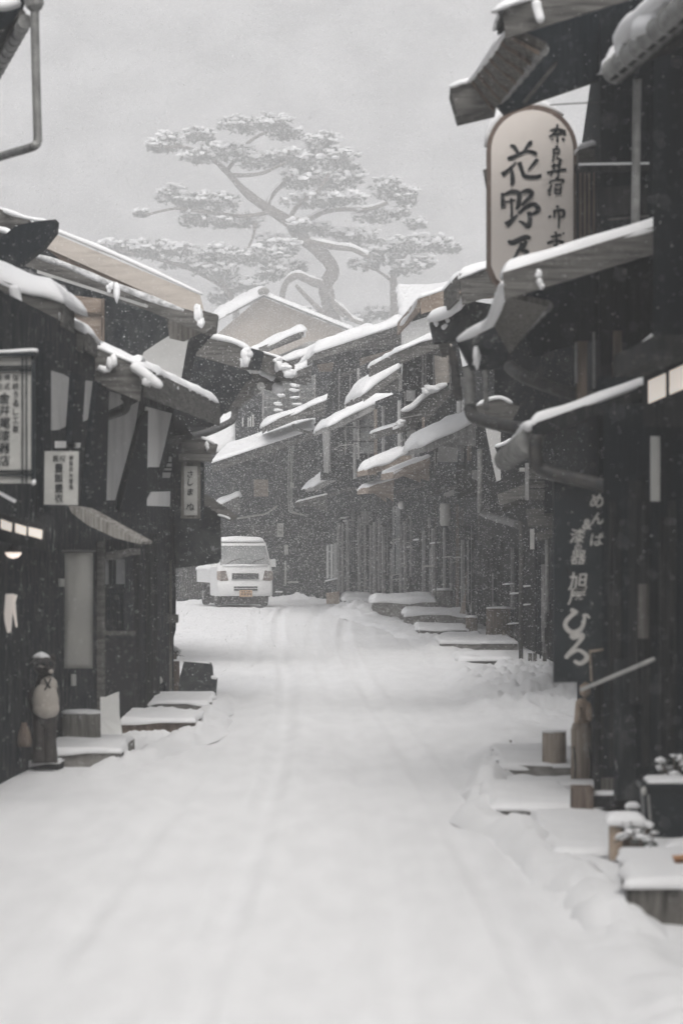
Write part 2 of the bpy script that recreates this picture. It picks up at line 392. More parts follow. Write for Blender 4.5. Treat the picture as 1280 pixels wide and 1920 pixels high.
def ground_h(x, y):
    z = 0.010 * fbm(x, y * 0.10, 0.6, 1.0) + 0.004 * fbm(x, y * 0.25, 3.0, 4.0)
    for c, w, d in ((-0.75, 0.10, 0.046), (0.62, 0.10, 0.044), (-1.35, 0.10, 0.030), (0.02, 0.10, 0.030), (1.0, 0.12, 0.018)):   # faint wheel ruts under new snow
        cc = c + 0.28 * math.sin(y * 0.06 + c) + (0.010 * (y - 20) * -0.6)
        t_ = (x - cc) / w
        z -= d * (math.exp(-t_ * t_) - 0.45 * math.exp(-(abs(t_) - 1.6) ** 2 * 3)) * (0.75 + 0.6 * noise.noise(Vector((c, y * 0.3, 2))))
    if y < 60:
        edge = 1.45 + 0.012 * (y - 16) + 0.15 * noise.noise(Vector((y * 0.6, 3, 1)))       # shovelled rim along the right-hand steps
        z += 0.09 * math.exp(-((x - edge) / 0.32) ** 2) * (0.5 + 0.9 * abs(noise.noise(Vector((x * 2.5, y * 2.0, 7)))))
    return z - 0.02

def axis(spans):
    out = []
    for a, b, n in spans: out += [a + (b - a) * i / n for i in range(n)]
    out.append(spans[-1][1]); return out
xs = axis([(-154, -20, 9), (-20, -6, 14), (-6, -2.6, 26), (-2.6, 2.6, 150), (2.6, 6, 26), (6, 20, 14), (20, 154, 9)])
ys = axis([(-25, 8, 8), (8, 30, 230), (30, 60, 180), (60, 125, 110), (125, 685, 18)])
bm = NB(); grid = [[bm.verts.new((x, y, ground_h(x, y) if abs(x) < 19 and 7 < y < 124 else -0.02)) for x in xs] for y in ys]
for j in range(len(ys) - 1):
    for i in range(len(xs) - 1): bm.faces.new((grid[j][i], grid[j][i + 1], grid[j + 1][i + 1], grid[j + 1][i]))
tag(obj('ground', bm, 'snow', smooth=True), 'snow covered street ground with faint wheel ruts', kind='structure')

def hill_h(x, y):
    t = max(0.0, min(1.0, (y - 470) / 190.0))
    return -1.5 + 150 * t + 7 * fbm(x, y, 0.012, 3.0) * t + 3.0 * fbm(x, y, 0.05, 5.0) * t + 1.6 * fbm(x, y, 0.22, 8.0) * t
bm = NB(); hx = [-150 + 300 * i / 200 for i in range(201)]; hy = [450 + 230 * i / 140 for i in range(141)]
g = [[bm.verts.new((x, y, hill_h(x, y))) for x in hx] for y in hy]
for j in range(140):
    for i in range(200): bm.faces.new((g[j][i], g[j][i + 1], g[j + 1][i + 1], g[j + 1][i]))
M['hill'] = mat('snowy_hillside', (0.27, 0.27, 0.27), (0.42, 0.42, 0.42), (1, 1, 0.5), 0.11, 0.95, detail=9)
tag(obj('hill', bm, 'hill', smooth=True), 'snowy wooded mountainside fading behind the village', kind='structure')

# haze: the falling-snow air, one even box round camera and scene
hz = bpy.data.materials.new('haze_air'); hz.use_nodes = True; n = hz.node_tree.nodes; n.remove(n['Principled BSDF'])
pv = n.new('ShaderNodeVolumePrincipled'); pv.inputs['Color'].default_value = (0.955, 0.955, 0.960, 1); pv.inputs['Density'].default_value = 0.0022
pv.inputs['Anisotropy'].default_value = 0.0
hz.node_tree.links.new(pv.outputs[0], n['Material Output'].inputs['Volume'])
M['haze'] = hz
bm = NB(); box(bm, -156, 156, -28, 686, -3.6, 172)
tag(obj('haze', bm, 'haze'), 'pale haze of falling snow filling the street', kind='stuff')

# ------------------------------------------------------------------ helpers for houses
def ridge(bm, pts, r, squash=0.75):
    """a bead of snow lying along an edge"""
    path = smoothpath(pts, 5); n = len(path); rs = []
    for i, p in enumerate(path):
        e = min(i, n - 1 - i) / max(1, n - 1)
        rs.append(r * (0.45 + 0.55 * min(1, e * 7)) * (1 + 0.35 * noise.noise(p * 3.3)))
    tube(bm, path, rs, 9)

def quad3(bm, a, b, c, d, t=(0.0, 0.04, 0.0)):
    t = Vector(t); q = [Vector(a), Vector(b), Vector(c), Vector(d)]
    hexa(bm, q + [p + t for p in q])

def part_prism(h, name, m, pts, Y, t, dx=0.0, bevel=0.0):
    bm = NB(); prism(bm, pts, Y, t, dx); return obj(name, bm, m, h, bevel=bevel)

def part_ridge(h, pts, r, name='snow_cover'):
    bm = NB(); ridge(bm, [P(*p) for p in pts], r); return obj(name, bm, 'roofsnow', h, smooth=True)

def part_tube(h, name, m, pts, r, n=10, smooth=True):
    bm = NB(); tube(bm, smoothpath([P(*p) for p in pts], 4), r, n); return obj(name, bm, m, h, smooth=smooth)

def part_plate(h, name, m, polys, A, B, out=0.03, th=0.03):
    o = None
    for pl in polys:
        bm = NB(); plate(bm, pl, A, B, out, th); o = obj(name, bm, m, h)
    return o

GH = 'timber town houses along the street'

# ------------------------------------------------------------------ right side, nearest house (at the picture edge)
FA = ((1.885, 27.7), (3.1, 20.95))
FA0 = (3.4, 2.0)
h = thing('town_house', 'dark timber house at the right edge with two lit transom panes', 'house', (2.4, 24, 0), GH)
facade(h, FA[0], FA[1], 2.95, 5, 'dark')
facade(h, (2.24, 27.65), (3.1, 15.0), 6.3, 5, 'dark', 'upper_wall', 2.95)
facade(h, (3.1, 20.9), FA0, 6.3, 5, 'dark', 'unseen_shade_wall')  # unseen wall stretch added beside the camera to shade the near road
eave(h, (1917, -546), 15, 26.6, 0.31, 3.0, 1, -0.068, snow=0.22, board=0.16, bmat='dark2', rafters=False)
bm = NB(); ringed(bm, P(1152, 132, 26.5), (2.60, 15, 5.24), 0.080, 0.42, 14); obj('gutter', bm, 'gutter', h, smooth=False)
part_ridge(h, [(1160, 92, 26.2), (1180, 52, 25.4), (1240, 2, 24.2), (1330, -70, 22.5)], 0.075)
part_tube(h, 'downpipe', 'pipe', [(1226, 735, 27.2), (1225, 900, 27.2), (1225, 1010, 27.2), (1238, 1036, 26.8), (1300, 1062, 25.5)], 0.032)
pa = part_plate(h, 'transom_frame', 'dark2', [[(1218, 705), (1300, 655), (1300, 800), (1218, 800)]], *FA, 0.05, 0.05)
for pl in ([(1229, 714), (1261, 700), (1261, 743), (1229, 757)], [(1269, 696), (1300, 682), (1300, 727), (1269, 740)]):
    bm = NB(); plate(bm, pl, *FA, 0.056, 0.01); obj('lit_pane', bm, 'litpane', h)
part_plate(h, 'eave_beam', 'soffit', [[(1215, 668), (1300, 628), (1300, 672), (1215, 708)]], *FA, 0.25, 0.2)
part_plate(h, 'hanging_slat', 'cloth', [rect(1245, 818, 1258, 940)], *FA, 0.10, 0.02)
part_plate(h, 'hanging_slat', 'weatherv', [rect(1221, 1095, 1236, 1197)], *FA, 0.10, 0.02)
part_plate(h, 'post', 'darksnow', [rect(1172, 1235, 1191, 1500)], *FA, 0.09, 0.09)
part_plate(h, 'post', 'dark2', [rect(1196, 900, 1210, 1320)], *FA, 0.07, 0.07)
part_plate(h, 'skirting_board', 'weatherv', [rect(1141, 1458, 1170, 1484)], *FA, 0.06, 0.05)
bm = NB(); plate(bm, rect(1137, 1482, 1173, 1491), *FA, 0.14, 0.13); obj('snow_cover', bm, 'roofsnow', h, bevel=0.008)
part_plate(h, 'sill', 'dark2', [rect(1137, 1492, 1173, 1514)], *FA, 0.12, 0.11)
bm = NB(); tube(bm, smoothpath([on_line(1147, 1293, *FA) - Vector((0.22, 0, 0)), on_line(1200, 1275, *FA) - Vector((0.25, 0, 0)), on_line(1310, 1236, *FA) - Vector((0.3, 0, 0))], 4), 0.014, 10); obj('handrail', bm, 'paper', h, smooth=True)
part_prism(h, 'rail_bracket', 'weather', [(1149, 1293), (1168, 1290), (1168, 1299), (1149, 1300)], 27.3, 0.08)
for i, px in enumerate((1150, 1160, 1214, 1245, 1262)):
    part_plate(h, 'batten', 'dark2', [rect(px, 940 + 30 * (i % 2), px + 4, 1440)], *FA, 0.045, 0.045)

# ------------------------------------------------------------------ right side, house with the tall arched signboard
h = thing('town_house', 'dark two storey house with broad weathered barge boards beside the arched signboard', 'house', (2.2, 33, 0), GH)
FB = ((1.90, 28.5), (2.45, 40.0))
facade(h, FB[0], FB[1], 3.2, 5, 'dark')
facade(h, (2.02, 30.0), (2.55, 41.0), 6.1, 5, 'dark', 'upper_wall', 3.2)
eave(h, (943, 18), 28.5, 29.6, 0.31, 3.4, 1, 0.0, board=0.235, snow=0.10, rafters=False, fascia=False)
part_prism(h, 'gable_infill', 'dark', [(932, 196), (962, 66), (1180, -24), (1330, -70), (1330, 110), (1117, 150), (1010, 187), (945, 212)], 30.9, 0.2)
bm = NB(); quad3(bm, P(951, 60, 28.55), P(884, 149, 30.5), P(928, 204, 30.5), P(1016, 92, 28.55), (0.03, 0, 0.05)); obj('soffit', bm, 'weatherv', h)
for i in range(7):
    bm = NB(); t = i / 6.0; a = P(951, 60, 28.55).lerp(P(884, 149, 30.5), t); b = P(1010, 95, 28.55).lerp(P(926, 202, 30.5), t)
    hexa(bm, [a + Vector((0, -.02, -.035)), b + Vector((0, -.02, -.035)), b + Vector((0, .05, -.035)), a + Vector((0, .05, -.035)), a + Vector((0, -.02, -.005)), b + Vector((0, -.02, -.005)), b + Vector((0, .05, -.005)), a + Vector((0, .05, -.005))])
    obj('rafter', bm, 'brown', h)
part_prism(h, 'barge_board', 'weather', [(843, 164), (884, 149), (936, 138), (930, 200), (858, 217)], 30.55, 0.8, 0.02, bevel=0.01)
part_ridge(h, [(842, 163, 30.5), (862, 155, 30.5), (886, 146, 30.5), (915, 107, 29.6), (945, 62, 28.6)], 0.028)
bm = NB(); ringed(bm, P(1016, 92, 28.6), P(936, 186, 30.6), 0.046, 0.28); obj('gutter', bm, 'gutter', h)
part_tube(h, 'bracket_rod', 'weather', [(1042, 118, 29.5), (1010, 158, 30.2), (982, 192, 30.8)], 0.016)
bm = NB(); ridge(bm, [P(1004, 0, 28.35), P(1007, 18, 28.35), P(1014, 42, 28.33)], 0.034); obj('snow_lump', bm, 'roofsnow', h, smooth=True)
# upper storey: window bay, rail, pale downpipe
part_tube(h, 'downpipe', 'gutter', [(1194, 148, 29.4), (1192, 260, 29.4), (1190, 425, 29.4)], 0.034)
part_prism(h, 'window_rail', 'dark2', [(1078, 309), (1216, 307), (1216, 318), (1078, 322)], 29.9, 0.12)
bm = NB(); tube(bm, [P(1084, 308, 29.85), P(1216, 306, 29.85)], 0.009); obj('snow_cover', bm, 'roofsnow', h)
part_prism(h, 'window_panel', 'dark2', [(1120, 352), (1214, 345), (1214, 400), (1120, 404)], 29.95, 0.04)
for px in (1086, 1094, 1102, 1111): part_prism(h, 'lattice_bar', 'brown', rect(px, 322, px + 3.4, 452), 30.3, 0.03)
part_prism(h, 'lattice_backing', 'darksnow', rect(1080, 318, 1118, 462), 30.5, 0.1)
part_tube(h, 'window_rod', 'weather', [(1140, 412, 29.9), (1216, 405, 29.9)], 0.008)
part_prism(h, 'bracket_board', 'weather', [(1083, 276), (1114, 268), (1114, 304), (1083, 312)], 31.5, 0.3)
bm = NB(); snow_slab(bm, [P(1083, 277, 31.5), P(1115, 268, 31.5), P(1115, 268, 31.5) + Vector((0, .4, 0)), P(1083, 277, 31.5) + Vector((0, .4, 0))], 0.05, 4); obj('snow_cover', bm, 'roofsnow', h, smooth=True)
# middle roof
eave(h, (943, 516), 28.5, 30.6, 0.305, 2.6, 1, 0.04, board=0.20, snow=0.085, rafters=False, fascia=False, bmat='weather', seed=2.0, wav=0.6)
part_ridge(h, [(944, 530, 28.45), (938, 556, 28.9), (921, 600, 30.6), (893, 618, 30.9), (858, 637, 31.1)], 0.045)
part_prism(h, 'barge_board', 'darksnow', [(858, 642), (924, 607), (945, 556), (990, 600), (940, 690), (884, 692)], 31.15, 0.3, bevel=0.01)
bm = NB(); quad3(bm, P(948, 556, 28.7), P(925, 612, 30.8), P(955, 664, 30.8), P(1026, 575, 28.7), (0.02, 0, 0.04)); obj('soffit', bm, 'weatherv', h)
bm = NB(); ringed(bm, P(1024, 574, 28.9), P(962, 637, 30.9), 0.042, 0.30); obj('gutter', bm, 'gutter', h)
part_prism(h, 'bracket_board', 'weather', [(984, 669), (1072, 562), (1128, 534), (1222, 500), (1222, 520), (1080, 580)], 31.4, 0.1)
for px, py in ((1008, 514), (1012, 533)):
    bm = NB(); lump(bm, P(px, py, 28.36), 0.024, 0.02, 0.036, seed=px); obj('snow_lump', bm, 'roofsnow', h, smooth=True)
bm = NB(); lump(bm, P(977, 545, 28.9), 0.035, 0.04, 0.06, 0.3, 3); obj('snow_lump', bm, 'roofsnow', h, smooth=True)
bm = NB(); lump(bm, P(893, 668, 31.0), 0.035, 0.04, 0.085, 0.35, 5); obj('snow_lump', bm, 'roofsnow', h, smooth=True)
part_prism(h, 'gable_infill', 'dark', [(950, 545), (1250, 450), (1250, 600), (1000, 668)], 31.0, 0.2)
# jointed tile-like rain columns and drain pipes
bm = NB(); ringed(bm, P(878, 690, 33), P(881, 772, 33), 0.052, 0.075, 14); obj('rain_chain', bm, 'gutter', h)
bm = NB(); ringed(bm, P(846, 650, 33.4), P(860, 752, 33.4), 0.038, 0.1, 12); obj('rain_chain', bm, 'pipe', h)
part_tube(h, 'downpipe', 'pipe', [(880, 765, 33), (890, 783, 32.9), (930, 795, 32.5), (1000, 808, 32)], 0.058)
part_tube(h, 'downpipe', 'pipe', [(955, 688, 30.5), (985, 708, 30), (1060, 735, 29.6), (1140, 752, 29.2), (1230, 772, 28.8)], 0.052)
part_tube(h, 'downpipe', 'pipe', [(1004, 815, 28.2), (1004, 860, 28.2), (1022, 884, 28.2), (1120, 908, 28.0), (1232, 938, 27.8)], 0.052)
part_tube(h, 'downpipe', 'gutter', [(908, 682, 33), (910, 720, 33), (911, 770, 33)], 0.022)
# pent roof over the shop front
eave(h, (998, 800), 28.3, 33.5, 0.36, 1.02, 1, 0.02, board=0.10, snow=0.055, bmat='dark2', roofmat='dark2', rafters=False, fascia=False)
bm = NB(); ringed(bm, P(994, 826, 28.4), P(944, 864, 33.5), 0.085, 0.35, 14); obj('gutter', bm, 'gutter', h)
part_ridge(h, [(1003, 796, 28.3), (985, 802, 28.6), (966, 826, 31), (950, 848, 33)], 0.038)
for a, b, c, d, m in ((1081, 1100, 640, 756, 'brown'), (1078, 1083, 642, 718, 'gutter'), (1111, 1115, 622, 728, 'gutter'), (1149, 1165, 620, 735, 'brown')):
    part_prism(h, 'post', m, rect(a, c, b, d), 29.2, 0.08)
part_tube(h, 'snowy_rail', 'roofsnow', [(1172, 674, 28.6), (1198, 648, 28.5), (1221, 628, 28.4)], [0.006 + 0.0008 * i for i in range(9)])
part_plate(h, 'eave_bracket', 'dark2', [rect(1064, 900, 1075, 960)], *FB, 0.2, 0.2)
for px in (1114, 1126): part_prism(h, 'post', 'dark2', rect(px, 905, px + 7, 1524), 28.44, 0.05)

# the arched signboard
def arch(cx, cy, r, ybot, cut):
    pts = [(cx + r * math.cos(R(180 - a)), cy - r * math.sin(R(180 - a))) for a in range(0, 181, 9)]
    return pts + [(cx + r, ybot - 62), (cx - r + 34 * cut, ybot - 18), (cx - r + 10, ybot - 38), (cx - r, ybot - 62)]
YS = 32.0
sg = thing('signboard', 'tall cream signboard with arched snowy top and brushed black writing', 'sign', tuple(P(997, 560, YS)))
part_prism(sg, 'frame', 'rim', arch(997, 282, 85, 566, 1), YS, 0.14, bevel=0.012)
bd = part_prism(sg, 'board', 'cream', arch(997, 283, 77, 560, 1), YS - 0.012, 0.03)
bm = NB()
pp = [(997 + 88 * math.cos(R(a)), 282 - 88 * math.sin(R(a)), YS + 0.06) for a in (176, 160, 146, 132, 118, 104, 90, 76, 62, 48)]
path = [P(*q) for q in pp]; rs = [0.012, 0.028, 0.04, 0.048, 0.05, 0.052, 0.05, 0.04, 0.024, 0.01]
tube(bm, path, rs, 12); obj('snow_cover', bm, 'roofsnow', sg, smooth=True)
bm = NB()
brush(bm, [[(-30, -31, 4), (-22, -28, 8), (-14, -15, 6)], [(-6, -14, 4), (8, -34, 8), (14, -36, 9)], [(-34, -8, 5), (-28, -6, 9), (2, -19, 6), (18, -16, 8), (22, -12, 5)],
           [(-18, 2, 3), (-36, 20, 7), (-46, 27, 10)], [(-33, 14, 5), (-27, 20, 7), (-25, 40, 9), (-28, 48, 4)],
           [(24, -4, 9), (14, 8, 5), (6, 18, 3)], [(-12, 2, 9), (-6, 20, 8), (0, 30, 9), (16, 32, 9), (28, 30, 8), (28, 26, 5)]], (984, 302), 0.95, YS - 0.012)
brush(bm, [[(-41, -32, 5), (-40, -18, 8), (-39, -2, 9)], [(-38, -28, 5), (-22, -34, 9), (-9, -30, 9), (-10, -10, 9), (-14, 0, 5)], [(-24, -22, 5), (-23, 0, 5), (-23, 22, 6)], [(-36, -14, 3), (-16, -18, 4)],
           [(-34, 30, 13), (-26, 24, 10), (-12, 10, 4)], [(-6, -32, 5), (8, -36, 9), (16, -30, 8), (2, -14, 7), (-4, -8, 5)], [(-10, 8, 6), (4, -4, 8), (20, -10, 9), (28, 0, 10), (18, 8, 6), (8, 6, 4)],
           [(10, 4, 9), (12, 20, 9), (8, 32, 10), (-4, 24, 5), (-10, 22, 2)]], (981, 393), 0.98, YS - 0.012)
brush(bm, [[(-26, -28, 5), (-18, -24, 10), (6, -34, 10), (16, -32, 6)], [(8, -28, 7), (2, -16, 8), (-10, -8, 5)], [(0, -24, 6), (-14, 4, 6), (-34, 30, 4), (-36, 36, 7)], [(-2, -10, 6), (10, -6, 8), (2, 4, 6)],
           [(24, -2, 4), (36, 6, 9), (40, 12, 8)], [(-2, 4, 5), (0, 16, 5), (2, 30, 5)], [(-14, 18, 5), (16, 12, 6)], [(-22, 38, 6), (22, 32, 6)]], (978, 479), 1.0, YS - 0.012)
brush(bm, [[(-14, -6, 3), (0, -9, 5), (16, -4, 5)], [(0, -18, 4), (-2, -6, 5), (-15, 6, 4)], [(2, -8, 4), (16, 2, 6)], [(-8, 2, 4), (8, -1, 4)], [(0, 2, 4), (0, 16, 5)], [(-11, 11, 5), (-8, 9, 3)], [(9, 8, 4), (13, 13, 5)]], (1044, 251), 1.0, YS - 0.012)
brush(bm, [[(-2, -16, 4), (4, -14, 4)], [(-5, -10, 4), (5, -10, 4), (4, 0, 4)], [(-5, -11, 4), (-5, 6, 4), (-7, 13, 4)], [(-4, -3, 3), (4, -3, 3)], [(-1, 4, 3), (10, 12, 6)]], (1042, 290), 1.0, YS - 0.012)
brush(bm, [[(-10, -6, 4), (8, -10, 5)], [(-18, 6, 5), (0, 2, 5), (18, 0, 6)], [(-5, -12, 4), (-6, 2, 4), (-12, 12, 3)], [(5, -16, 5), (3, 4, 5), (2, 18, 4)]], (1043, 318), 1.0, YS - 0.012)
brush(bm, [[(-1, -18, 5), (2, -13, 4)], [(-11, -12, 4), (-12, -6, 4)], [(-11, -12, 3), (12, -14, 4), (11, -8, 4)], [(-8, -4, 4), (-16, 8, 4)], [(-11, 2, 4), (-13, 16, 4)], [(-3, -4, 4), (10, -5, 4)], [(-2, 0, 4), (-3, 12, 4)], [(9, -1, 4), (8, 12, 4)], [(-2, 5, 3), (8, 5, 3)], [(-3, 12, 3), (8, 12, 4)]], (1042, 351), 1.0, YS - 0.012)
brush(bm, [[(-13, 2, 5), (-11, 6, 6)], [(0, -16, 4), (4, -13, 6)], [(-6, -6, 4), (12, -8, 6), (14, 2, 6), (8, 5, 4)], [(-4, -5, 4), (-3, 6, 5)], [(4, -8, 4), (5, 12, 4), (4, 26, 3)]], (1042, 402), 1.0, YS - 0.012)
brush(bm, [[(-3, -14, 4), (1, -10, 5)], [(12, -13, 3), (14, -10, 5)], [(-10, -5, 4), (9, -9, 5)], [(0, -8, 4), (1, 10, 4)], [(-17, 7, 5), (0, 2, 5), (14, 6, 6)], [(-6, 10, 4), (6, 14, 5)]], (1042, 449), 1.0, YS - 0.012)
obj('lettering', bm, 'ink', bd)
part_prism(sg, 'bracket', 'weather', [(905, 318), (915, 316), (915, 330), (912, 360)], YS + 0.05, 0.05)
tg = thing('cable', 'thin dark cable crossing the gap behind the arched signboard', 'cable', tuple(P(1035, 196, 31.2)))
bm = NB(); tube(bm, smoothpath([P(1030, 197, 31.2), P(1075, 194, 31.2), P(1160, 190, 31.0)], 4), 0.005, 6); obj('strand', bm, 'pipe', tg)

# black hanging sign
YB = 28.2
sg = thing('signboard', 'long black hanging board with pale hiragana lettering by the shop corner', 'sign', tuple(P(1087, 1280, YB)))
bd = part_prism(sg, 'board', 'plastic', [(1037, 892), (1134, 900), (1134, 1278), (1037, 1280)], YB, 0.07, bevel=0.006)
bm = NB()
for chs, cx, cy, sz, w in (('め', 1118, 939, 26, .03), ('ん', 1119, 972, 25, .035), ('ぱ', 1119, 1011, 27, .012), ('&', 1099.5, 983, 20, .03), ('漆', 1082, 1005, 29, .012), ('の', 1083, 1026, 13, .02), ('器', 1083, 1045, 29, .012), ('旭', 1082, 1090, 36, .008), ('屋', 1080, 1119, 34, .008)):
    text_mesh(bm, chs, (cx, cy), sz, YB, 0.003, 0.004, w, 0.12)
brush(bm, [[(-10, -22, 6), (-4, -18, 9), (2, -14, 8)], [(-4, -14, 8), (-18, 0, 8), (-19, 12, 9), (-6, 22, 9), (10, 14, 8), (16, -6, 6), (12, -10, 4)], [(12, -10, 4), (20, -11, 5), (25, -5, 4)]], (1079, 1164), 1.0, YB)
brush(bm, [[(-11, -26, 6), (-4, -22, 9), (10, -27, 8), (12, -22, 8), (-2, -4, 7), (-16, 12, 8), (-18, 18, 7)], [(-14, 12, 6), (2, 2, 6), (16, 8, 8), (20, 18, 9), (8, 27, 8), (-4, 22, 6)]], (1079, 1217), 1.0, YB)
obj('lettering', bm, 'palepaint', bd)
bm = NB(); brush(bm, [[(-20, -8, 3), (-8, 4, 8), (10, 8, 9), (22, 8, 4)]], (1079, 1072), 1.0, YB); obj('emblem', bm, 'dark2', bd)
part_prism(sg, 'bracket_bar', 'log', [(1103, 1219), (1134, 1215), (1134, 1219), (1107, 1224), (1110, 1278), (1106, 1278)], YB - 0.03, 0.025)

# ------------------------------------------------------------------ right side, mid distance
def fr(p):         # upper storeys: plan line at photo column p
    Y = 7.58 / ((p - 640) / F + 0.0729); return ((p - 640) / F * Y, Y)
LOW = {1040: (3.28, 59.0), 895: (2.97, 84.0), 800: (2.11, 95.0), 700: (0.84, 101.0), 640: (0.0, 104.0)}      # ground floors, set back
def frl(p):
    for a, b in ((1040, 895), (895, 800), (800, 700), (700, 640)):
        if b <= p <= a:
            A, B = LOW[a], LOW[b]; q = on_line(p, 985, A, B); return (A, B, q.y)
FR = ((3.28, 59.0), (0.0, 104.0))
# house whose weathered eave end pokes out under the arched sign
h = thing('town_house', 'house with a snow edged stubby eave end just beyond the arched signboard', 'house', (2.6, 48, 0), GH)
facade(h, (1.75, 44.0), (3.0, 58.0), 4.7, 5, 'dark', 'upper_wall', 3.2)
facade(h, (2.75, 44.0), (3.25, 58.5), 3.2, 5, 'dark')
eave(h, (862, 517), 41.0, 43.5, 0.31, 2.4, 1, -0.03, board=0.33, snow=0.07, bmat='weather', rafters=False)
part_ridge(h, [(868, 553, 41.2), (858, 572, 42.5), (842, 583, 43), (822, 590, 43.2), (803, 598, 43.3)], 0.06)
part_prism(h, 'barge_board', 'darksnow', [(806, 604), (845, 586), (862, 580), (902, 600), (862, 640), (814, 642)], 43.3, 0.5, bevel=0.01)
part_prism(h, 'barge_board', 'weather', [(822, 642), (842, 640), (845, 662), (830, 668)], 43.5, 0.4)
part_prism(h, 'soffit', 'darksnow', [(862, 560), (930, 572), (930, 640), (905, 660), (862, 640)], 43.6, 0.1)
for q in ((818, 608), (833, 612), (840, 600)):
    bm = NB(); lump(bm, P(q[0], q[1], 43.25), 0.03, 0.02, 0.035, 0.3, q[0]); obj('snow_lump', bm, 'roofsnow', h, smooth=True)

LBL = ['house with pale louvred shop door standing behind the half burnt barrel', 'house with a brown post and a hanging pale lantern behind the stone steps', 'house with tall narrow windows and a round white lamp', 'house with reddish gable boards under thick roof snow']
ps = [1040, 895, 800, 700, 640]
rowh = []
for i in range(4):
    a, b = fr(ps[i]), fr(ps[i + 1])
    h = thing('town_house', LBL[i], 'house', ((a[0] + b[0]) / 2 + 0.8, (a[1] + b[1]) / 2, 0), GH); rowh.append(h)
    a = (a[0], a[1]); b = (b[0] + 0.02, b[1] - 0.05)
    facade(h, LOW[ps[i]], LOW[ps[i + 1]], 3.1, 5, 'darksnow' if i else 'dark2')
    facade(h, (a[0] - 0.25, a[1]), (b[0] - 0.25, b[1]), 5.0, 4.5, 'darksnow', 'upper_wall', 3.1)
r2, r3, r4, r5 = rowh
rn = random.Random(11)
for i, hh in enumerate(rowh):
    for mm, cnt, nm in (('dark', 12, 'door_post'), ('dark2', 13, 'batten'), ('frost', 7, 'batten')):
        for k in range(cnt):
            p = rn.uniform(ps[i + 1] + 2, ps[i] - 3); w = rn.uniform(0.4, 1.7); A_, B_, Yp = frl(p); yb = 985 + 15120 / Yp
            y0 = rn.choice((yb - 175, yb - 150, yb - 110, yb - 60)); y1 = yb - rn.choice((2, 8, 30, 60))
            if y1 - y0 < 25: y0 = y1 - 60
            bm = NB(); plate(bm, rect(p, y0, p + w, y1), A_, B_, rn.uniform(0.05, 0.16), 0.05); obj(nm, bm, mm, hh)
    FU = ((FR[0][0] - .25, FR[0][1]), (FR[1][0] - .25, FR[1][1]))
    for k in range(9):      # upper storey posts, rails and dull shutters
        p = rn.uniform(ps[i + 1] + 1, ps[i] - 8); yb = 985 + 15120 / fr(p)[1]; sc = F / fr(p)[1]
        y1 = yb - sc * 3.3; y0 = yb - sc * 4.9; w = rn.choice((1.5, 2.5, 7, 10))
        if w > 4: y0 += sc * .4; y1 -= sc * .3
        bm = NB(); plate(bm, rect(p, y0, p + w, y1), *FU, .05, .05); obj('shutter' if w > 4 else 'post', bm, rn.choice(('dark2', 'frost', 'plasterd', 'paneg')) if w > 4 else rn.choice(('frost', 'plasterd', 'log')), hh)
    for k in range(5):
        bm = NB(); p = rn.uniform(ps[i + 1] + 6, ps[i] - 14); A_, B_, Yp = frl(p); yb = 985 + 15120 / Yp; y0 = yb - rn.uniform(30, 170)
        plate(bm, [(p, y0 + 2), (p + rn.uniform(4, 16), y0), (p + 12, y0 + 2.2), (p, y0 + 4)], A_, B_, rn.uniform(0.1, 0.25), 0.1); obj('sill', bm, rn.choice(('weather', 'roofsnow', 'plasterd')), hh)
# r2
eave(r2, (787, 560), 62.0, 69.5, 0.33, 2.0, 1, -0.03, board=0.27, snow=0.06, bmat='tan2', rafters=False)
part_ridge(r2, [(787, 560, 62), (772, 590, 65), (752, 612, 69)], 0.07)
part_prism(r2, 'plank_panel', 'weather', rect(992, 878, 1021, 937), 57.5, 0.12)
for yy in (899, 915): part_prism(r2, 'batten', 'dark', rect(992, yy, 1021, yy + 2), 57.49, 0.01)
part_prism(r2, 'plank_panel', 'dark', rect(1021, 884, 1045, 962), 57.4, 0.3)
part_prism(r2, 'bracket_board', 'weather', [(932, 927), (984, 908), (984, 934), (936, 948)], 58, 0.2)
part_prism(r2, 'bracket_board', 'weather', [(940, 950), (984, 930), (984, 944), (940, 962)], 58.2, 0.2)
part_prism(r2, 'post', 'frost', rect(984, 868, 991, 938), 57.4, 0.1)
part_prism(r2, 'plaster_panel', 'plasterd', [(909, 800), (938, 803), (938, 900), (930, 903)], 60, 0.05)
part_prism(r2, 'bracket_board', 'dark2', [(928, 838), (960, 824), (960, 860), (940, 870)], 56, 0.2)
part_ridge(r2, [(928, 837, 56), (945, 831, 56), (959, 823, 56)], 0.03)
for a, b in ((944, 949), (952, 956.5), (959, 962.5), (965, 970)):
    part_prism(r2, 'louvre_door', 'white', rect(a, 972 + (a - 944) * .6, b, 1165), 76.0, 0.05)
part_prism(r2, 'door_backing', 'plasterd', rect(942, 985, 972, 1163), 76.1, 0.05)
part_prism(r2, 'meter_box', 'plastic', rect(953, 1052, 972, 1077), 75.2, 0.2, bevel=0.01)
for px, y0, y1, Y in ((976, 985, 1238, 60.0), (899, 842, 962, 64.0), (1025, 1000, 1150, 58)):
    bm = NB(); tube(bm, [P(px, y0, Y), P(px, y1, Y)], 0.035 if Y < 63 else 0.045, 10); obj('downpipe', bm, 'gutter' if px != 976 else 'pipe', r2, smooth=True)
part_tube(r2, 'downpipe', 'pipe', [(905, 962, 64), (930, 972, 63), (976, 985, 60)], 0.06)
part_prism(r2, 'hanging_board', 'paper', rect(993, 992, 1001, 1030), 57.5, 0.03)
part_prism(r2, 'hanging_board', 'weather', [(1003, 999), (1034, 992), (1036, 1008), (1006, 1016)], 57.2, 0.06)
part_prism(r2, 'hanging_board', 'paper', rect(973, 877, 983, 884), 57.2, 0.03)
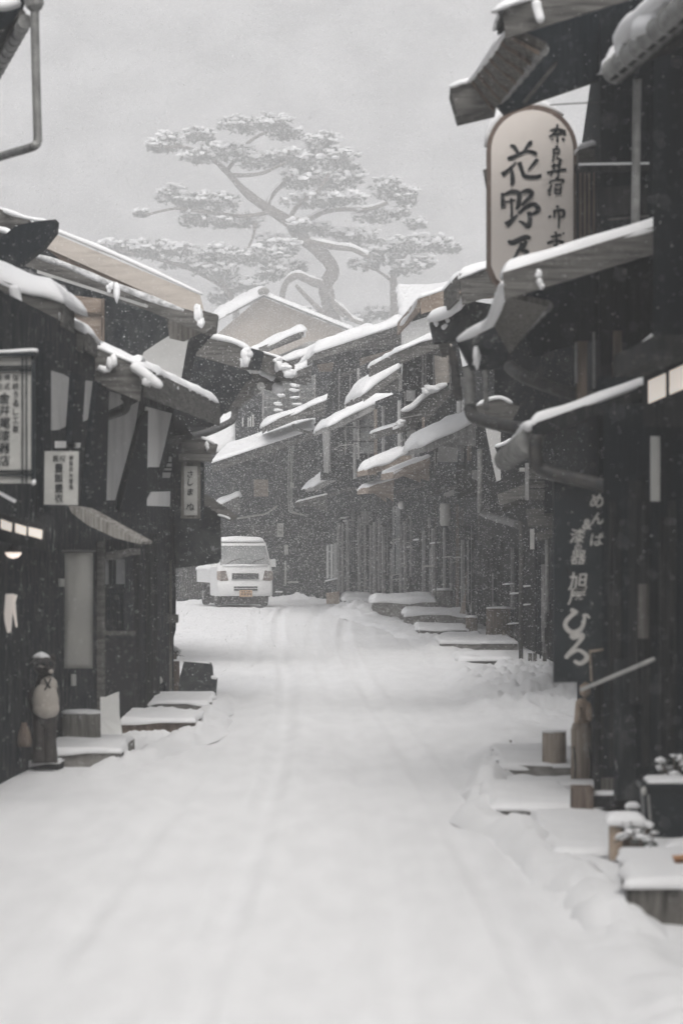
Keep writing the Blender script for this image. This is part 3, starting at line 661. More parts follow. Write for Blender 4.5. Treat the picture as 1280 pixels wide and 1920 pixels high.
part_prism(r2, 'soffit_board', 'weather', [(985, 955), (1040, 950), (1040, 990), (990, 988)], 57.6, 0.1)
part_prism(r2, 'window_slat', 'weather', rect(1020, 1060, 1029, 1128), 58.3, 0.05)
for px in (1003, 1011, 1033): part_prism(r2, 'batten', 'dark', rect(px, 1020, px + 2.5, 1235), 58.2, 0.06)
for px in (990, 999, 1017): part_prism(r2, 'post_foot', 'weather', rect(px, 1225, px + 7, 1240), 58.1, 0.1)
# pents beside r2: snow-heaped roof lumps seen past the rain column
eave(r2, (800, 832), 66.0, 70.0, 0.50, 0.95, 1, -0.07, board=0.17, snow=0.20, bmat='frost', rafters=False, seed=8)
part_prism(r2, 'bracket_board', 'weather', [(892, 762), (930, 745), (975, 762), (958, 790), (900, 786)], 38, 0.2)
part_ridge(r2, [(893, 760, 38), (918, 748, 38), (940, 746, 38), (960, 756, 38)], 0.022)
# r3
eave(r3, (749, 659), 71.0, 78.0, 0.42, 0.95, 1, -0.07, board=0.25, snow=0.07, bmat='weather', rafters=False)
part_prism(r3, 'gable_wall', 'darksnow', [(755, 662), (850, 600), (880, 760), (850, 830), (752, 810)], 72.5, 0.3)
part_prism(r3, 'plaster_panel', 'tan', [(812, 652), (846, 640), (852, 715), (816, 722)], 72.3, 0.1)
for px in (790, 796, 811, 842): part_prism(r3, 'post', 'frost', [(px, 650), (px + 3, 648), (px + 3, 730), (px, 732)], 72.2, 0.1)
eave(r3, (739, 800), 72.0, 78.0, 0.30, 0.45, 1, -0.07, board=0.17, snow=0.05, bmat='weather', rafters=False, seed=3)
part_prism(r3, 'bracket_board', 'weather', [(752, 773), (790, 750), (828, 722), (848, 735), (800, 790), (752, 790)], 71.5, 0.3)
part_ridge(r3, [(752, 770, 71.4), (772, 762, 71.4), (790, 745, 71.4), (812, 730, 71.4), (838, 720, 71.4)], 0.055)
bm = NB(); lump(bm, P(806, 730, 71.3), 0.16, 0.15, 0.09, 0.4, 9); obj('snow_lump', bm, 'roofsnow', r3, smooth=True)
bm = NB(); lump(bm, P(750, 793, 71.3), 0.09, 0.1, 0.06, 0.4, 4); obj('snow_lump', bm, 'roofsnow', r3, smooth=True)
for a, b, c, d, m in ((854, 860, 946, 1150, 'brown'), (863, 869, 952, 1150, 'weatherv'), (896, 900, 965, 1150, 'weatherv'), (903, 908, 972, 1150, 'plasterd'), (909.5, 913, 975, 1150, 'cloth'), (815, 818, 940, 1140, 'weather')):
    part_prism(r3, 'post', m, rect(a, c, b, d), 83.0 if a > 880 else 86.5, 0.08)
part_prism(r3, 'batten', 'frost', rect(896, 1055, 913, 1058), 82.9, 0.05)
part_prism(r3, 'plaster_panel', 'plasterd', [(884, 845), (899, 840), (899, 900), (885, 898)], 69.5, 0.1)
part_prism(r3, 'soffit_board', 'soffit', [(855, 870), (900, 880), (900, 930), (858, 935)], 70, 0.15)
part_prism(r3, 'bracket_board', 'plasterd', [(831, 925), (851, 917), (851, 927), (833, 934)], 70, 0.1)
bm = NB(); tube(bm, smoothpath([P(792, 1068, 74), P(794, 1063, 74), P(800, 1061.5, 74), P(814, 1061, 74)], 4), 0.018, 8); obj('rail', bm, 'paper', r3, smooth=True)
for p in ((740, 885, 76, 0.42, 0.75), (692, 879, 80, 0.40, 1.15), (692, 914, 81, 0.33, 0.55)):
    eave(r3 if p[0] > 700 else r4, (p[0], p[1]), p[2], p[2] + 3, p[3], p[4], 1, -0.07, board=0.16, snow=0.12 if p[0] < 700 and p[1] < 900 else 0.05, bmat='tan2', rafters=False, seed=p[0])
# r4
eave(r4, (680, 737), 84.0, 88.0, 0.70, 0.95, 1, -0.07, board=0.21, snow=0.20, bmat='weather', rafters=False, seed=5)
eave(r4, (617, 797), 90.0, 95.0, 0.47, 1.55, 1, -0.07, board=0.17, snow=0.15, bmat='frost', rafters=False, seed=6)
part_prism(r4, 'gable_wall', 'darksnow', [(668, 690), (750, 650), (752, 900), (668, 900)], 90.5, 0.3)
for a, b, c, d in ((747, 754, 700, 830), (669, 674, 690, 860)): part_prism(r4, 'post', 'frost', rect(a, c, b, d), 84.5 if a > 700 else 90.2, 0.1)
for q in (rect(761, 732, 778, 748), rect(762, 806, 779, 817)): part_prism(r4, 'plaster_panel', 'plasterd', q, 72.2, 0.1)
part_prism(r4, 'window', 'paneg', rect(676, 786, 702, 850), 90.3, 0.06)
for yy in (800, 826): part_prism(r4, 'window_bar', 'dark2', rect(640, yy, 702, yy + 3), 90.2, 0.05)
part_prism(r4, 'window_bar', 'frost', rect(645, 760, 649, 850), 90.2, 0.05)
for a, b in ((735, 739), (742, 750)):
    part_prism(r4, 'window', 'paneg', rect(a, 950, b, 1078), 84.5, 0.05)
for yy in (1010, 1076, 1085): part_prism(r4, 'sill', 'cloth', [(735, yy + 2), (750, yy - 1), (750, yy + .5), (735, yy + 3.5)], 84.4, 0.15)
# r5
eave(r5, (594, 660), 93.0, 100.0, 0.33, 2.15, 1, -0.06, board=0.20, snow=0.20, bmat='weather', rafters=False, seed=7)
eave(r5, (520, 712), 97.0, 101.0, 0.46, 0.95, 1, -0.06, board=0.17, snow=0.13, bmat='weather', rafters=False, seed=17)
part_prism(r5, 'gable_wall', 'darksnow', [(628, 668), (752, 622), (752, 900), (600, 900), (610, 760)], 96.0, 0.3)
part_prism(r5, 'gable_boards', 'tan2', [(674, 672), (747, 652), (747, 692), (674, 716)], 95.7, 0.1)
part_prism(r5, 'gable_boards', 'tan2', [(594, 684), (629, 678), (629, 696), (598, 697)], 96.2, 0.1)
eave(r5, (592, 910), 98.0, 102.0, 0.53, 1.65, 1, -0.07, board=0.17, snow=0.17, bmat='frost', rafters=False, seed=11)
part_prism(r5, 'plaster_strip', 'plasterd', [(603, 790), (618, 792), (616, 888), (607, 885)], 95.6, 0.06)
for a, b in ((612, 616), (619.5, 623.5), (626, 628), (629.5, 631)):
    part_prism(r5, 'window_slat', 'white', [(a, 1023 - (a - 612) * .3), (b, 1022 - (a - 612) * .3), (b, 1084), (a, 1085)], 101.5, 0.06)
part_prism(r5, 'window', 'paneg', rect(611, 1020, 632, 1086), 101.6, 0.05)
part_prism(r5, 'sill', 'roofsnow', [(609, 1088), (632, 1083), (632, 1086), (609, 1091)], 101.3, 0.25)

for hh, nm, m, q, Y in ((r4, 'post', 'frost', rect(617, 792, 620, 884), 95.5), (r4, 'post', 'frost', rect(645, 797, 647.5, 838), 90.2), (r4, 'rail', 'frost', rect(634, 799, 671, 801), 90.1),
                        (r3, 'post', 'frost', rect(757, 735, 760, 832), 72.2), (r3, 'shutter', 'plasterd', rect(762, 733, 777, 752), 72.1), (r3, 'post', 'frost', rect(791, 660, 794.5, 724), 72.15), (r3, 'post', 'tan2', rect(791, 782, 795.5, 834), 70.9),
                        (r4, 'rail', 'frost', [(626, 841), (638, 834), (668, 832), (668, 834), (639, 836), (626, 843)], 90.0), (r3, 'rail', 'frost', [(748, 784), (790, 776), (790, 778), (748, 786)], 71.4), (r4, 'post', 'frost', rect(689, 850, 691.5, 905), 89),
                        (r4, 'soffit_board', 'soffit', [(700, 852), (748, 834), (748, 870), (700, 880)], 90.2), (r5, 'beam', 'weather', [(640, 700), (672, 690), (672, 697), (640, 707)], 95.6), (r5, 'post', 'frost', rect(634, 694, 637, 792), 95.6), (r5, 'post', 'frost', rect(655, 690, 657.5, 740), 95.7),
                        (r4, 'lower_eave', 'weather', [(560, 945), (640, 918), (700, 906), (700, 911), (640, 925), (560, 951)], 100.5), (r3, 'lower_eave', 'weather', [(700, 930), (800, 905), (800, 911), (700, 936)], 93.0), (r2, 'lower_eave', 'weather', [(800, 925), (895, 895), (895, 903), (800, 932)], 80.0)):
    part_prism(hh, nm, m, q, Y, 0.08)
for hh, xs_ in ((r4, (706, 713, 722, 729, 762, 770)), (r3, (806, 824, 846, 880)), (r5, (645, 662, 684))):
    for k, px in enumerate(xs_):
        A_, B_, Yp = frl(px); yb = 985 + 15120 / Yp
        bm = NB(); plate(bm, rect(px, yb - 150 - 7 * (k % 3), px + 1.6 + .6 * (k % 2), yb - 14 * (k % 3)), A_, B_, .2, .06); obj('post', bm, 'frost', hh)
for hh, x0, x1, y0, y1, n_ in ((r4, 703, 731, 985, 1080, 9), (r3, 806, 842, 990, 1090, 8), (r5, 645, 690, 985, 1060, 12), (r3, 866, 890, 985, 1110, 6)):
    A_, B_, Yp = frl((x0 + x1) / 2)
    bm = NB(); plate(bm, rect(x0, y0, x1, y1), A_, B_, .08, .03); wn_ = obj('window', bm, 'paneg', hh)
    for k in range(n_ + 1):
        px = x0 + (x1 - x0) * k / n_
        bm = NB(); plate(bm, rect(px - .6, y0, px + .6, y1), A_, B_, .13, .03); obj('lattice_bar', bm, 'dark2', wn_)

# ------------------------------------------------------------------ far houses closing the view
h = thing('town_house', 'long low house behind the white truck with a broad snowy lean-to roof', 'house', tuple(P(480, 1128, 107)), GH)
part_prism(h, 'wall', 'darksnow', [(322, 872), (441, 838), (441, 800), (640, 800), (640, 1140), (322, 1140)], 107.2, 5)
bm = NB(); q = [P(398, 868, 104), P(586, 806, 104), P(588, 786, 107.0), P(425, 838, 107.0)]; slab(bm, q, 0.08); obj('roof', bm, 'soffit', h)
bm = NB(); snow_slab(bm, [p + Vector((0, 0, .02)) for p in q], 0.10, 2.2); obj('snow_cover', bm, 'roofsnow', h, smooth=True)
bm = NB(); quad3(bm, P(398, 872, 104), P(586, 810, 104), P(586, 822, 104.2), P(398, 886, 104.2), (0, 0.05, 0)); obj('eave_board', bm, 'weather', h)
bm = NB(); q = [P(372, 860, 110), P(441, 836, 110), P(441, 770, 113), P(372, 800, 113)]; slab(bm, q, 0.08); obj('roof', bm, 'soffit', h)
bm = NB(); snow_slab(bm, [p + Vector((0, 0, .02)) for p in q], 0.16, 6.2); obj('snow_cover', bm, 'roofsnow', h, smooth=True)
part_prism(h, 'upper_wall', 'darksnow', [(441, 758), (505, 730), (600, 690), (640, 700), (640, 800), (441, 835)], 108.2, 4)
part_prism(h, 'window', 'paneg', rect(492, 704, 590, 790), 108.0, 0.1)
for px in (493, 529, 545, 562, 590): part_prism(h, 'window_frame', 'frost', rect(px - 1.6, 702, px + 1.6, 790), 107.85, 0.1)
for yy in (704, 728, 745, 762): part_prism(h, 'window_frame', 'frost', rect(492, yy, 592, yy + 2.4), 107.8, 0.1)
rn = random.Random(5)
for px, py in ((523, 731), (524, 742), (521, 757), (522, 768), (553, 722), (555, 745), (557, 758), (552, 732)):
    bm = NB(); lump(bm, P(px, py, 107.7), 0.13, 0.08, 0.05, 0.4, px); obj('snow_lump', bm, 'roofsnow', h, smooth=True)
for px, y0, y1 in ((454, 783, 812), (464.5, 783, 812), (469, 781, 811), (473.5, 778, 811)): part_prism(h, 'window_slat', 'white', rect(px, y0, px + 2.2, y1), 108.0, 0.05)
eave(h, (500, 795), 103.0, 106.0, 0.40, 2.05, 1, -0.05, board=0.23, snow=0.13, bmat='weather', rafters=False, seed=21)
part_tube(h, 'downpipe', 'weather', [(549, 795, 103.5), (553, 802, 103.5), (570, 809, 103.5), (590, 814, 103.5)], 0.045)
eave(h, (405, 947), 105.0, 107.1, 0.38, 0.66, 1, 0, board=0.12, snow=0.10, bmat='weather', rafters=False, seed=31)
eave(h, (556, 943), 104.5, 107.1, 0.26, 0.85, 1, 0, board=0.12, snow=0.045, bmat='weather', rafters=False, seed=32)
for q, m in ((rect(476, 899, 503, 931), 'tan2'), (rect(545, 905, 551, 914), 'paper')): part_prism(h, 'wall_panel', m, q, 107.0, 0.05)
bm = NB()
for px in (541, 545, 548): tube(bm, smoothpath([P(px + 4, 835, 106.9), P(px, 860, 106.9), P(px, 950, 106.9), P(px + 6, 961, 106.9), P(px + 22, 965, 106.9)], 4), 0.014, 6)
obj('conduit', bm, 'cloth', h)
part_tube(h, 'cable', 'cloth', [(445, 972, 106.5), (480, 966, 106.8), (500, 962, 106.9), (520, 948, 107)], 0.03)
for i in range(20):
    px = 468 + i * 2.7
    part_prism(h, 'lattice_bar', 'weather', rect(px, 985, px + 1.1, 1006), 107.05, 0.04)
for i in range(22):
    px = 337 + i * 3.2
    part_prism(h, 'lattice_bar', 'weather', rect(px, 1045 + (i % 4) * 8, px + 1.2, 1122), 107.05, 0.04)
for q, m in ((rect(533, 1022, 540, 1040), 'paper'), (rect(533, 1052, 537, 1095), 'cloth'), (rect(516, 1108, 530, 1111), 'roofsnow'), (rect(540, 1090, 560, 1093), 'cloth')): part_prism(h, 'wall_panel', m, q, 106.9, 0.08)
for px in (525, 572, 600): part_prism(h, 'post', 'dark2', rect(px, 870, px + 6, 1130), 106.95, 0.1)
sg = thing('signboard', 'small pale upright signboard on the dark wall above the truck', 'sign', tuple(P(526, 1007, 106)))
bd = part_prism(sg, 'board', 'paper', rect(519.5, 981, 531.5, 1007), 106.6, 0.06)
bm = NB(); text_mesh(bm, '旅', (525.5, 988), 7, 106.6, .01, .01); text_mesh(bm, '館', (525.5, 998), 7, 106.6, .01, .01); obj('lettering', bm, 'ink', bd)

h = thing('town_house', 'house tucked behind with two stacked thin snow lined roofs under the pine', 'house', tuple(P(560, 1120, 113)), GH)
eave(h, (428, 676), 116, 120, 0.40, 2.45, 1, -0.03, board=0.17, snow=0.19, bmat='weather', rafters=False, seed=41)
eave(h, (526, 680), 112, 116, 0.38, 2.8, 1, -0.03, board=0.17, snow=0.15, bmat='weather', rafters=False, seed=42)
part_prism(h, 'gable_wall', 'plasterd', [(470, 690), (580, 640), (700, 640), (700, 780), (440, 780), (440, 690)], 118.4, 3)
part_prism(h, 'gable_wall', 'dark2', [(560, 690), (690, 640), (690, 780), (500, 780), (500, 712)], 113.5, 3)

g_ = thing('gable_house', 'pale brown gabled house with snow along both roof slopes in front of the big pine', 'house', tuple(P(495, 1100, 228)))
part_prism(g_, 'gable_wall', 'gable', [(405, 628), (490, 556), (652, 622), (652, 800), (405, 800)], 228, 8)
bm = NB(); q = [P(396, 604, 227), P(495, 553, 227), P(495, 553, 240), P(396, 604, 240)]; slab(bm, q, 0.12); obj('roof', bm, 'weather', g_)
bm = NB(); q2 = [P(495, 553, 227), P(662, 620, 227), P(662, 620, 240), P(495, 553, 240)]; slab(bm, q2, 0.12); obj('roof', bm, 'weather', g_)
bm = NB(); snow_slab(bm, [p + Vector((0, -.05 if i < 2 else 0, .02)) for i, p in enumerate([P(396, 606, 227), P(492, 552, 227), P(492, 552, 240), P(396, 606, 240)])], 0.54, 3); obj('snow_cover', bm, 'roofsnow', g_, smooth=True)
bm = NB(); snow_slab(bm, [p + Vector((0, -.05 if i < 2 else 0, .02)) for i, p in enumerate(q2)], 0.18, 4); obj('snow_cover', bm, 'roofsnow', g_, smooth=True)
bm = NB(); ridge(bm, [P(484, 549, 226.8), P(496, 545, 226.8), P(503, 550, 226.8)], 0.18); obj('ridge_cap', bm, 'stone', g_, smooth=True)
w_ = thing('outbuilding', 'building of which only a bright snowed roof shows beside the right pine', 'building', tuple(P(800, 1000, 122)))
bm = NB(); q = [P(752, 598, 150), P(868, 556, 150), P(866, 534, 158), P(744, 542, 158)]; slab(bm, q, 0.1); obj('roof', bm, 'weather', w_)
bm = NB(); snow_slab(bm, [p + Vector((0, 0, .02)) for p in q], 0.15, 12); obj('snow_cover', bm, 'roofsnow', w_, smooth=True)
part_prism(w_, 'wall', 'plasterd', [(756, 602), (866, 562), (866, 760), (756, 760)], 150.6, 5)

# ------------------------------------------------------------------ left side
FL = ((-2.62, 29.0), (-2.05, 47.0))       # upper part of the left front
FL2 = ((-2.9, 29.0), (-2.05, 47.0))       # its ground floor, set back
h = thing('town_house', 'house at the left edge showing only its gutter and tall bent downpipe', 'house', (-3.4, 30, 0), GH)
facade(h, (-3.0, 2.0), (-3.35, 31.0), 6.0, 4, 'dark')  # wall out of view, lengthened towards the camera to darken the foreground
bm = NB(); ringed(bm, P(48, 40, 31.0), P(-20, 160, 34.0), 0.052, 0.26, 14); obj('gutter', bm, 'gutter', h)
bm = NB(); tube(bm, [P(42, 25, 31.0), P(0, 88, 33), P(-30, 130, 34)], 0.03); obj('eave_board', bm, 'weather', h)
part_prism(h, 'roof', 'dark', [(-80, -60), (60, -40), (40, 12), (24, 40), (-20, 66), (-80, 60)], 31.3, 2.0, -0.12)
part_ridge(h, [(-60, -8, 31.0), (-10, 8, 31.0), (22, 6, 31.0), (38, 0, 31.0)], 0.05)
bm = NB(); tube(bm, [P(58, -30, 30.9), P(66, 10, 30.9), P(68, 20, 30.9)], [0.09, 0.075, 0.045], 12); obj('rain_head', bm, 'gutter', h)
part_tube(h, 'downpipe', 'gutter', [(66, 14, 30.9), (66, 60, 30.9), (69, 180, 30.9), (71, 255, 30.9), (70, 268, 30.9), (60, 276, 30.9), (20, 288, 31.4), (-60, 312, 32.4)], 0.036, 12)

h = thing('town_house', 'left timber house with pale plaster panels, snowy stepped eaves and a tan gable board', 'house', (-2.6, 38, 0), GH)
facade(h, FL[0], FL[1], 3.9, 5, 'darksnow', 'upper_wall', 1.95)
facade(h, FL2[0], FL2[1], 1.95, 5, 'darksnow')
part_plate(h, 'plaster_panel', 'plasterd', [[(84, 692), (118, 702), (128, 708), (121, 800), (108, 806), (84, 808)]], *FL, 0.012, 0.01)
part_plate(h, 'plaster_panel', 'plasterd', [[(149, 712), (181, 716), (172, 760), (162, 787), (142, 796)], [(193, 727), (223, 735), (230, 756), (188, 776)], [(188, 796), (238, 764), (259, 752), (252, 800), (214, 938), (189, 938)]], *FL, 0.012, 0.01)
part_plate(h, 'plaster_panel', 'plaster', [[(272, 762), (321, 775), (308, 832), (297, 876), (266, 876), (266, 800)], [(103, 827), (122, 827), (122, 840), (103, 840)], [(139, 827), (150, 827), (148, 840), (139, 840)], [(268, 948), (282, 922), (318, 921), (317, 950)], [(141, 808), (154, 806), (150, 815), (140, 815)]], *FL, 0.012, 0.01)  # shoji panels; their lit look is put into the pale colour
part_plate(h, 'plaster_panel', 'plasterd', [[(316, 856), (320, 856), (320, 866), (315, 866)], [(313, 869), (320, 869), (320, 875), (311, 875)], [(308, 878), (320, 878), (320, 882), (307, 882)], [(305, 886), (319, 886), (317, 896), (304, 896)]], *FL, 0.012, 0.01)
part_plate(h, 'post', 'dark', [[(128, 700), (149, 706), (141, 830), (122, 830)], [(172, 715), (194, 722), (188, 950), (150, 950), (163, 788)], [(68, 640), (83, 640), (83, 960), (68, 960)], [(252, 800), (268, 770), (265, 960), (214, 960)]], *FL, 0.06, 0.05)
part_tube(h, 'downpipe', 'pipe', [(232, 742, 38), (239, 752, 38), (235, 768, 38), (220, 775, 38), (165, 792, 37.5), (110, 810, 36.5), (84, 815, 36)], 0.042)
# stepped lower eaves: near pieces first
eave(h, (112, 566), 33.6, 35.0, 0.33, 1.6, -1, 0.0, board=0.26, snow=0.14, bmat='weather', rafters=False, seed=51)
bm = NB(); ridge(bm, [P(28, 535, 33.4), P(30, 555, 33.4), P(34, 574, 33.4)], 0.05); obj('snow_lump', bm, 'roofsnow', h, smooth=True)
eave(h, (158, 624), 35.2, 36.6, 0.36, 0.6, -1, 0.0, board=0.20, snow=0.07, bmat='weather', rafters=False, seed=52)
part_ridge(h, [(73, 570, 34.6), (80, 585, 34.9), (92, 600, 35.1), (102, 606, 35.15)], 0.035)
eave(h, (268, 690), 37.0, 48.0, 0.42, 1.6, -1, 0.033, board=0.34, snow=0.065, bmat='weather', roofmat='soffit', seed=53)
part_prism(h, 'gable_infill', 'darksnow', [(-80, 560), (40, 570), (130, 640), (262, 705), (240, 742), (190, 728), (80, 690), (-80, 660)], 37.4, 0.3)
part_ridge(h, [(246, 684, 36.85), (262, 694, 36.85), (280, 708, 36.85), (304, 726, 36.85)], 0.05)
bm = NB(); lump(bm, P(276, 712, 36.84), .07, .04, .07, seed=4); obj('snow_lump', bm, 'roofsnow', h, smooth=True)
bm = NB(); snow_slab(bm, [P(246, 683, 37.6), P(262, 676, 37.6), P(312, 722, 41.5), P(294, 730, 41.5)], 0.06, 3); obj('snow_cover', bm, 'roofsnow', h, smooth=True)
bm = NB(); lump(bm, P(210, 680, 36.9), 0.045, 0.04, 0.085, 0.25, 2); lump(bm, P(197, 692, 36.92), 0.06, 0.04, 0.04, 0.4, 5); obj('snow_lump', bm, 'roofsnow', h, smooth=True)
part_ridge(h, [(355, 752, 45), (380, 770, 46.6), (402, 786, 48)], 0.03)
# upper storey gable end behind
part_prism(h, 'upper_wall', 'darksnow', [(-90, 380), (60, 445), (370, 590), (385, 605), (352, 640), (330, 730), (300, 760), (-90, 760)], 47.5, 3)
part_prism(h, 'gable_board', 'tan', [(92, 434), (375, 553), (384, 590), (350, 582), (80, 462)], 46.0, 0.14)
part_prism(h, 'gable_board', 'tan2', [(82, 462), (300, 556), (345, 580), (250, 542), (120, 492)], 46.05, 0.1)
part_ridge(h, [(60, 416, 46), (110, 434, 46), (200, 470, 46), (290, 510, 46), (380, 552, 46)], 0.030)
part_prism(h, 'barge_board', 'weather', [(40, 476), (130, 500), (300, 565), (385, 590), (402, 612), (384, 626), (285, 585), (130, 528), (40, 496)], 45.7, 0.12)
bm = NB(); ridge(bm, [P(62, 478, 45.55), P(120, 496, 45.55), P(190, 525, 45.55), (P(225, 538, 45.55)), P(300, 566, 45.55), P(345, 582, 45.55)], 0.036); obj('icy_edge', bm, 'ice', h, smooth=True)
for px, py, rz in ((222, 545, .10), (205, 540, .06), (372, 585, .09), (376, 602, .08)):
    bm = NB(); lump(bm, P(px, py, 45.5), 0.045, 0.04, rz, 0.35, px); obj('snow_lump', bm, 'roofsnow', h, smooth=True)
part_prism(h, 'eave_strip', 'plasterd', [(70, 506), (278, 572), (276, 577), (70, 512)], 45.6, 0.05)
part_prism(h, 'barge_board', 'weather', [(380, 582), (408, 590), (404, 622), (384, 626)], 45.8, 0.5)
part_prism(h, 'upper_window', 'tan2', [(30, 540), (190, 560), (192, 640), (150, 630), (60, 600)], 47.3, 0.06)
for q in (rect(110, 535, 118, 620), rect(190, 560, 196, 648)): part_prism(h, 'window_frame', 'brown', q, 47.2, 0.06)
part_prism(h, 'window_frame', 'brown', rect(60, 585, 192, 588), 47.25, 0.04)
part_prism(h, 'plaster_panel', 'plasterd', [(256, 692), (270, 660), (300, 640), (356, 606), (352, 640), (336, 732)], 47.3, 0.1)
part_prism(h, 'soffit', 'weatherv', [(312, 600), (395, 594), (380, 622), (345, 640), (318, 634)], 46.2, 0.1)
part_prism(h, 'eave_end', 'dark', [(30, 424), (60, 416), (105, 411), (103, 432), (78, 464), (20, 506), (-30, 512), (-30, 470)], 40.0, 0.5, bevel=0.02)
part_ridge(h, [(-10, 388, 41), (50, 408, 40.2), (88, 414, 40.1)], 0.028)
part_prism(h, 'barge_board', 'weather', [(-60, 370), (55, 412), (52, 424), (28, 440), (-60, 415)], 40.7, 0.3)
part_ridge(h, [(-20, 428, 40.5), (10, 432, 40.5), (26, 440, 40.4), (32, 424, 40.3)], 0.03)
# small things on the street front
part_prism(h, 'reed_awning', 'reed', [(128, 948), (150, 952), (205, 982), (266, 1016), (264, 1021), (215, 1008), (165, 985), (135, 962)], 33.9, 1.2, 0.03)
part_prism(h, 'awning_board', 'dark2', [(0, 962), (84, 988), (86, 1032), (60, 1026), (-40, 1008), (-40, 950)], 28.6, 0.15)
for pl in ([(2, 973), (23, 981), (22, 997), (2, 991)], [(29, 981), (50, 988), (49, 1004), (29, 998)], [(54, 988), (80, 994), (79, 1011), (54, 1004)]):
    part_prism(h, 'lit_pane', 'litpane', pl, 28.58, 0.02)
part_prism(h, 'snowy_strip', 'roofsnow', [(-20, 915), (0, 922), (30, 938), (27, 943), (0, 928), (-20, 922)], 28.4, 0.1)
part_plate(h, 'window', 'paneg', [rect(190, 1048, 231, 1102)], *FL2, 0.02, 0.02)
bm = NB()
for i in range(6): plate(bm, rect(191 + i * 6.2, 1095, 194 + i * 6.2, 1182), *FL2, 0.05, 0.03)
for yy in (1107, 1117, 1176): plate(bm, rect(189, yy, 229, yy + 3.5), *FL2, 0.045, 0.025)
obj('window_grille', bm, 'dark', h)
part_plate(h, 'window_grille_backing', 'weather', [rect(189, 1104, 230, 1182)], *FL2, 0.018, 0.015)
for px in (201, 208): part_plate(h, 'window_bar', 'dark', [rect(px, 1048, px + 3, 1102)], *FL2, 0.04, 0.02)
part_plate(h, 'sill', 'weather', [rect(187, 1183, 234, 1191)], *FL2, 0.12, 0.11)
part_plate(h, 'plank_wall', 'dark2', [rect(189, 1195, 252, 1372)], *FL2, 0.03, 0.02)
for px in (180, 250, 272, 284): part_plate(h, 'post', 'dark2' if px != 180 else 'weather', [rect(px, 1000, px + 5, 1360)], *FL2, 0.07, 0.06)
part_plate(h, 'eave_beam', 'weather', [[(188, 1036), (236, 1028), (236, 1040), (215, 1042), (188, 1050)]], *FL2, 0.16, 0.1)
part_prism(h, 'end_bay', 'cover', [(330, 955), (400, 948), (414, 955), (415, 1048), (410, 1056), (330, 1066)], 46.2, 1.2, -0.03)
part_prism(h, 'end_bay_roof', 'weather', [(378, 922), (392, 930), (446, 968), (442, 974), (428, 976), (390, 950), (378, 945)], 46.0, 1.4, -0.03)
part_ridge(h, [(408, 965, 45.9), (420, 968, 45.9), (432, 973, 45.9)], 0.012)
part_prism(h, 'end_wall', 'darksnow', [(262, 780), (330, 780), (382, 840), (382, 960), (330, 1060), (330, 1180), (288, 1345), (262, 1345)], 47.2, 2.0, -0.1)
part_prism(h, 'post', 'stump', rect(311, 1050, 322, 1312), 46.4, 0.09)
part_prism(h, 'post_cap', 'weather', rect(300, 1153, 333, 1168), 46.2, 0.3, bevel=0.01)
part_tube(h, 'downpipe', 'pipe', [(440, 768, 58), (438, 785, 56), (425, 795, 54), (385, 812, 50), (335, 824, 47), (262, 836, 46)], 0.05)
part_prism(h, 'wall_board', 'weather', rect(287, 1160, 297, 1194), 46.4, 0.04)
part_prism(h, 'wall_board', 'log', [(286, 1012), (296, 1020), (297, 1066), (286, 1066)], 46.4, 0.05)
lamp = thing('street_lamp', 'glowing bowl shaped lamp under the left shop awning', 'lamp', tuple(P(25, 1034, 28.8)))
bm = NB(); lathe(bm, P(25.5, 1047, 28.8), [(0.002, 0), (0.03, 0.006), (0.052, 0.022), (0.064, 0.048)], 18); obj('lamp_shade', bm, 'litlamp', lamp, smooth=True)
bm = NB(); lathe(bm, P(25.5, 1036, 28.8), [(0.066, 0), (0.05, 0.02), (0.012, 0.04), (0.012, 0.10)], 18); obj('lamp_cap', bm, 'pipe', lamp, smooth=True)

# signboards on the left
sg = thing('signboard', 'large latticed pale signboard at the left edge with vertical shop lettering', 'sign', tuple(P(20, 908, 27.6)))
YL = 27.6
bd = part_prism(sg, 'board', 'paper', rect(-40, 668, 60, 906), YL, 0.06)
for q in (rect(41, 670, 44, 906), rect(48.5, 670, 51.5, 906), rect(59, 664, 68, 908)): part_prism(sg, 'frame_bar', 'plastic', q, YL - 0.02, 0.022)
for yy in (685, 692.5, 881, 889): part_prism(sg, 'frame_bar', 'plastic', rect(-40, yy, 60, yy + 3), YL - 0.025, 0.022)
part_prism(sg, 'frame_bar', 'plastic', rect(-40, 661, 68, 668), YL - 0.04, 0.12)
part_ridge(sg, [(-40, 661, YL), (10, 660, YL), (64, 657, YL), (69, 661, YL)], 0.014)
bm = NB(); lump(bm, P(64, 904, YL - .02), .018, .018, .018); obj('snow_lump', bm, 'roofsnow', sg, smooth=True)
bm = NB()
for i, c in enumerate('伝統うるし工芸'): text_mesh(bm, c, (30, 708 + i * 16), 12.5, YL, .004, .004, .004, .05)
for i, c in enumerate('株式会社'): text_mesh(bm, c, (14 if i < 2 else 0, 707 + (i % 2) * 17), 11.5, YL, .004, .004, .004, .05)
for i, c in enumerate('金井尾漆器店'): text_mesh(bm, c, (9, 746 + i * 23.5), 21, YL, .004, .004, .006, .08)
obj('lettering', bm, 'ink', bd)

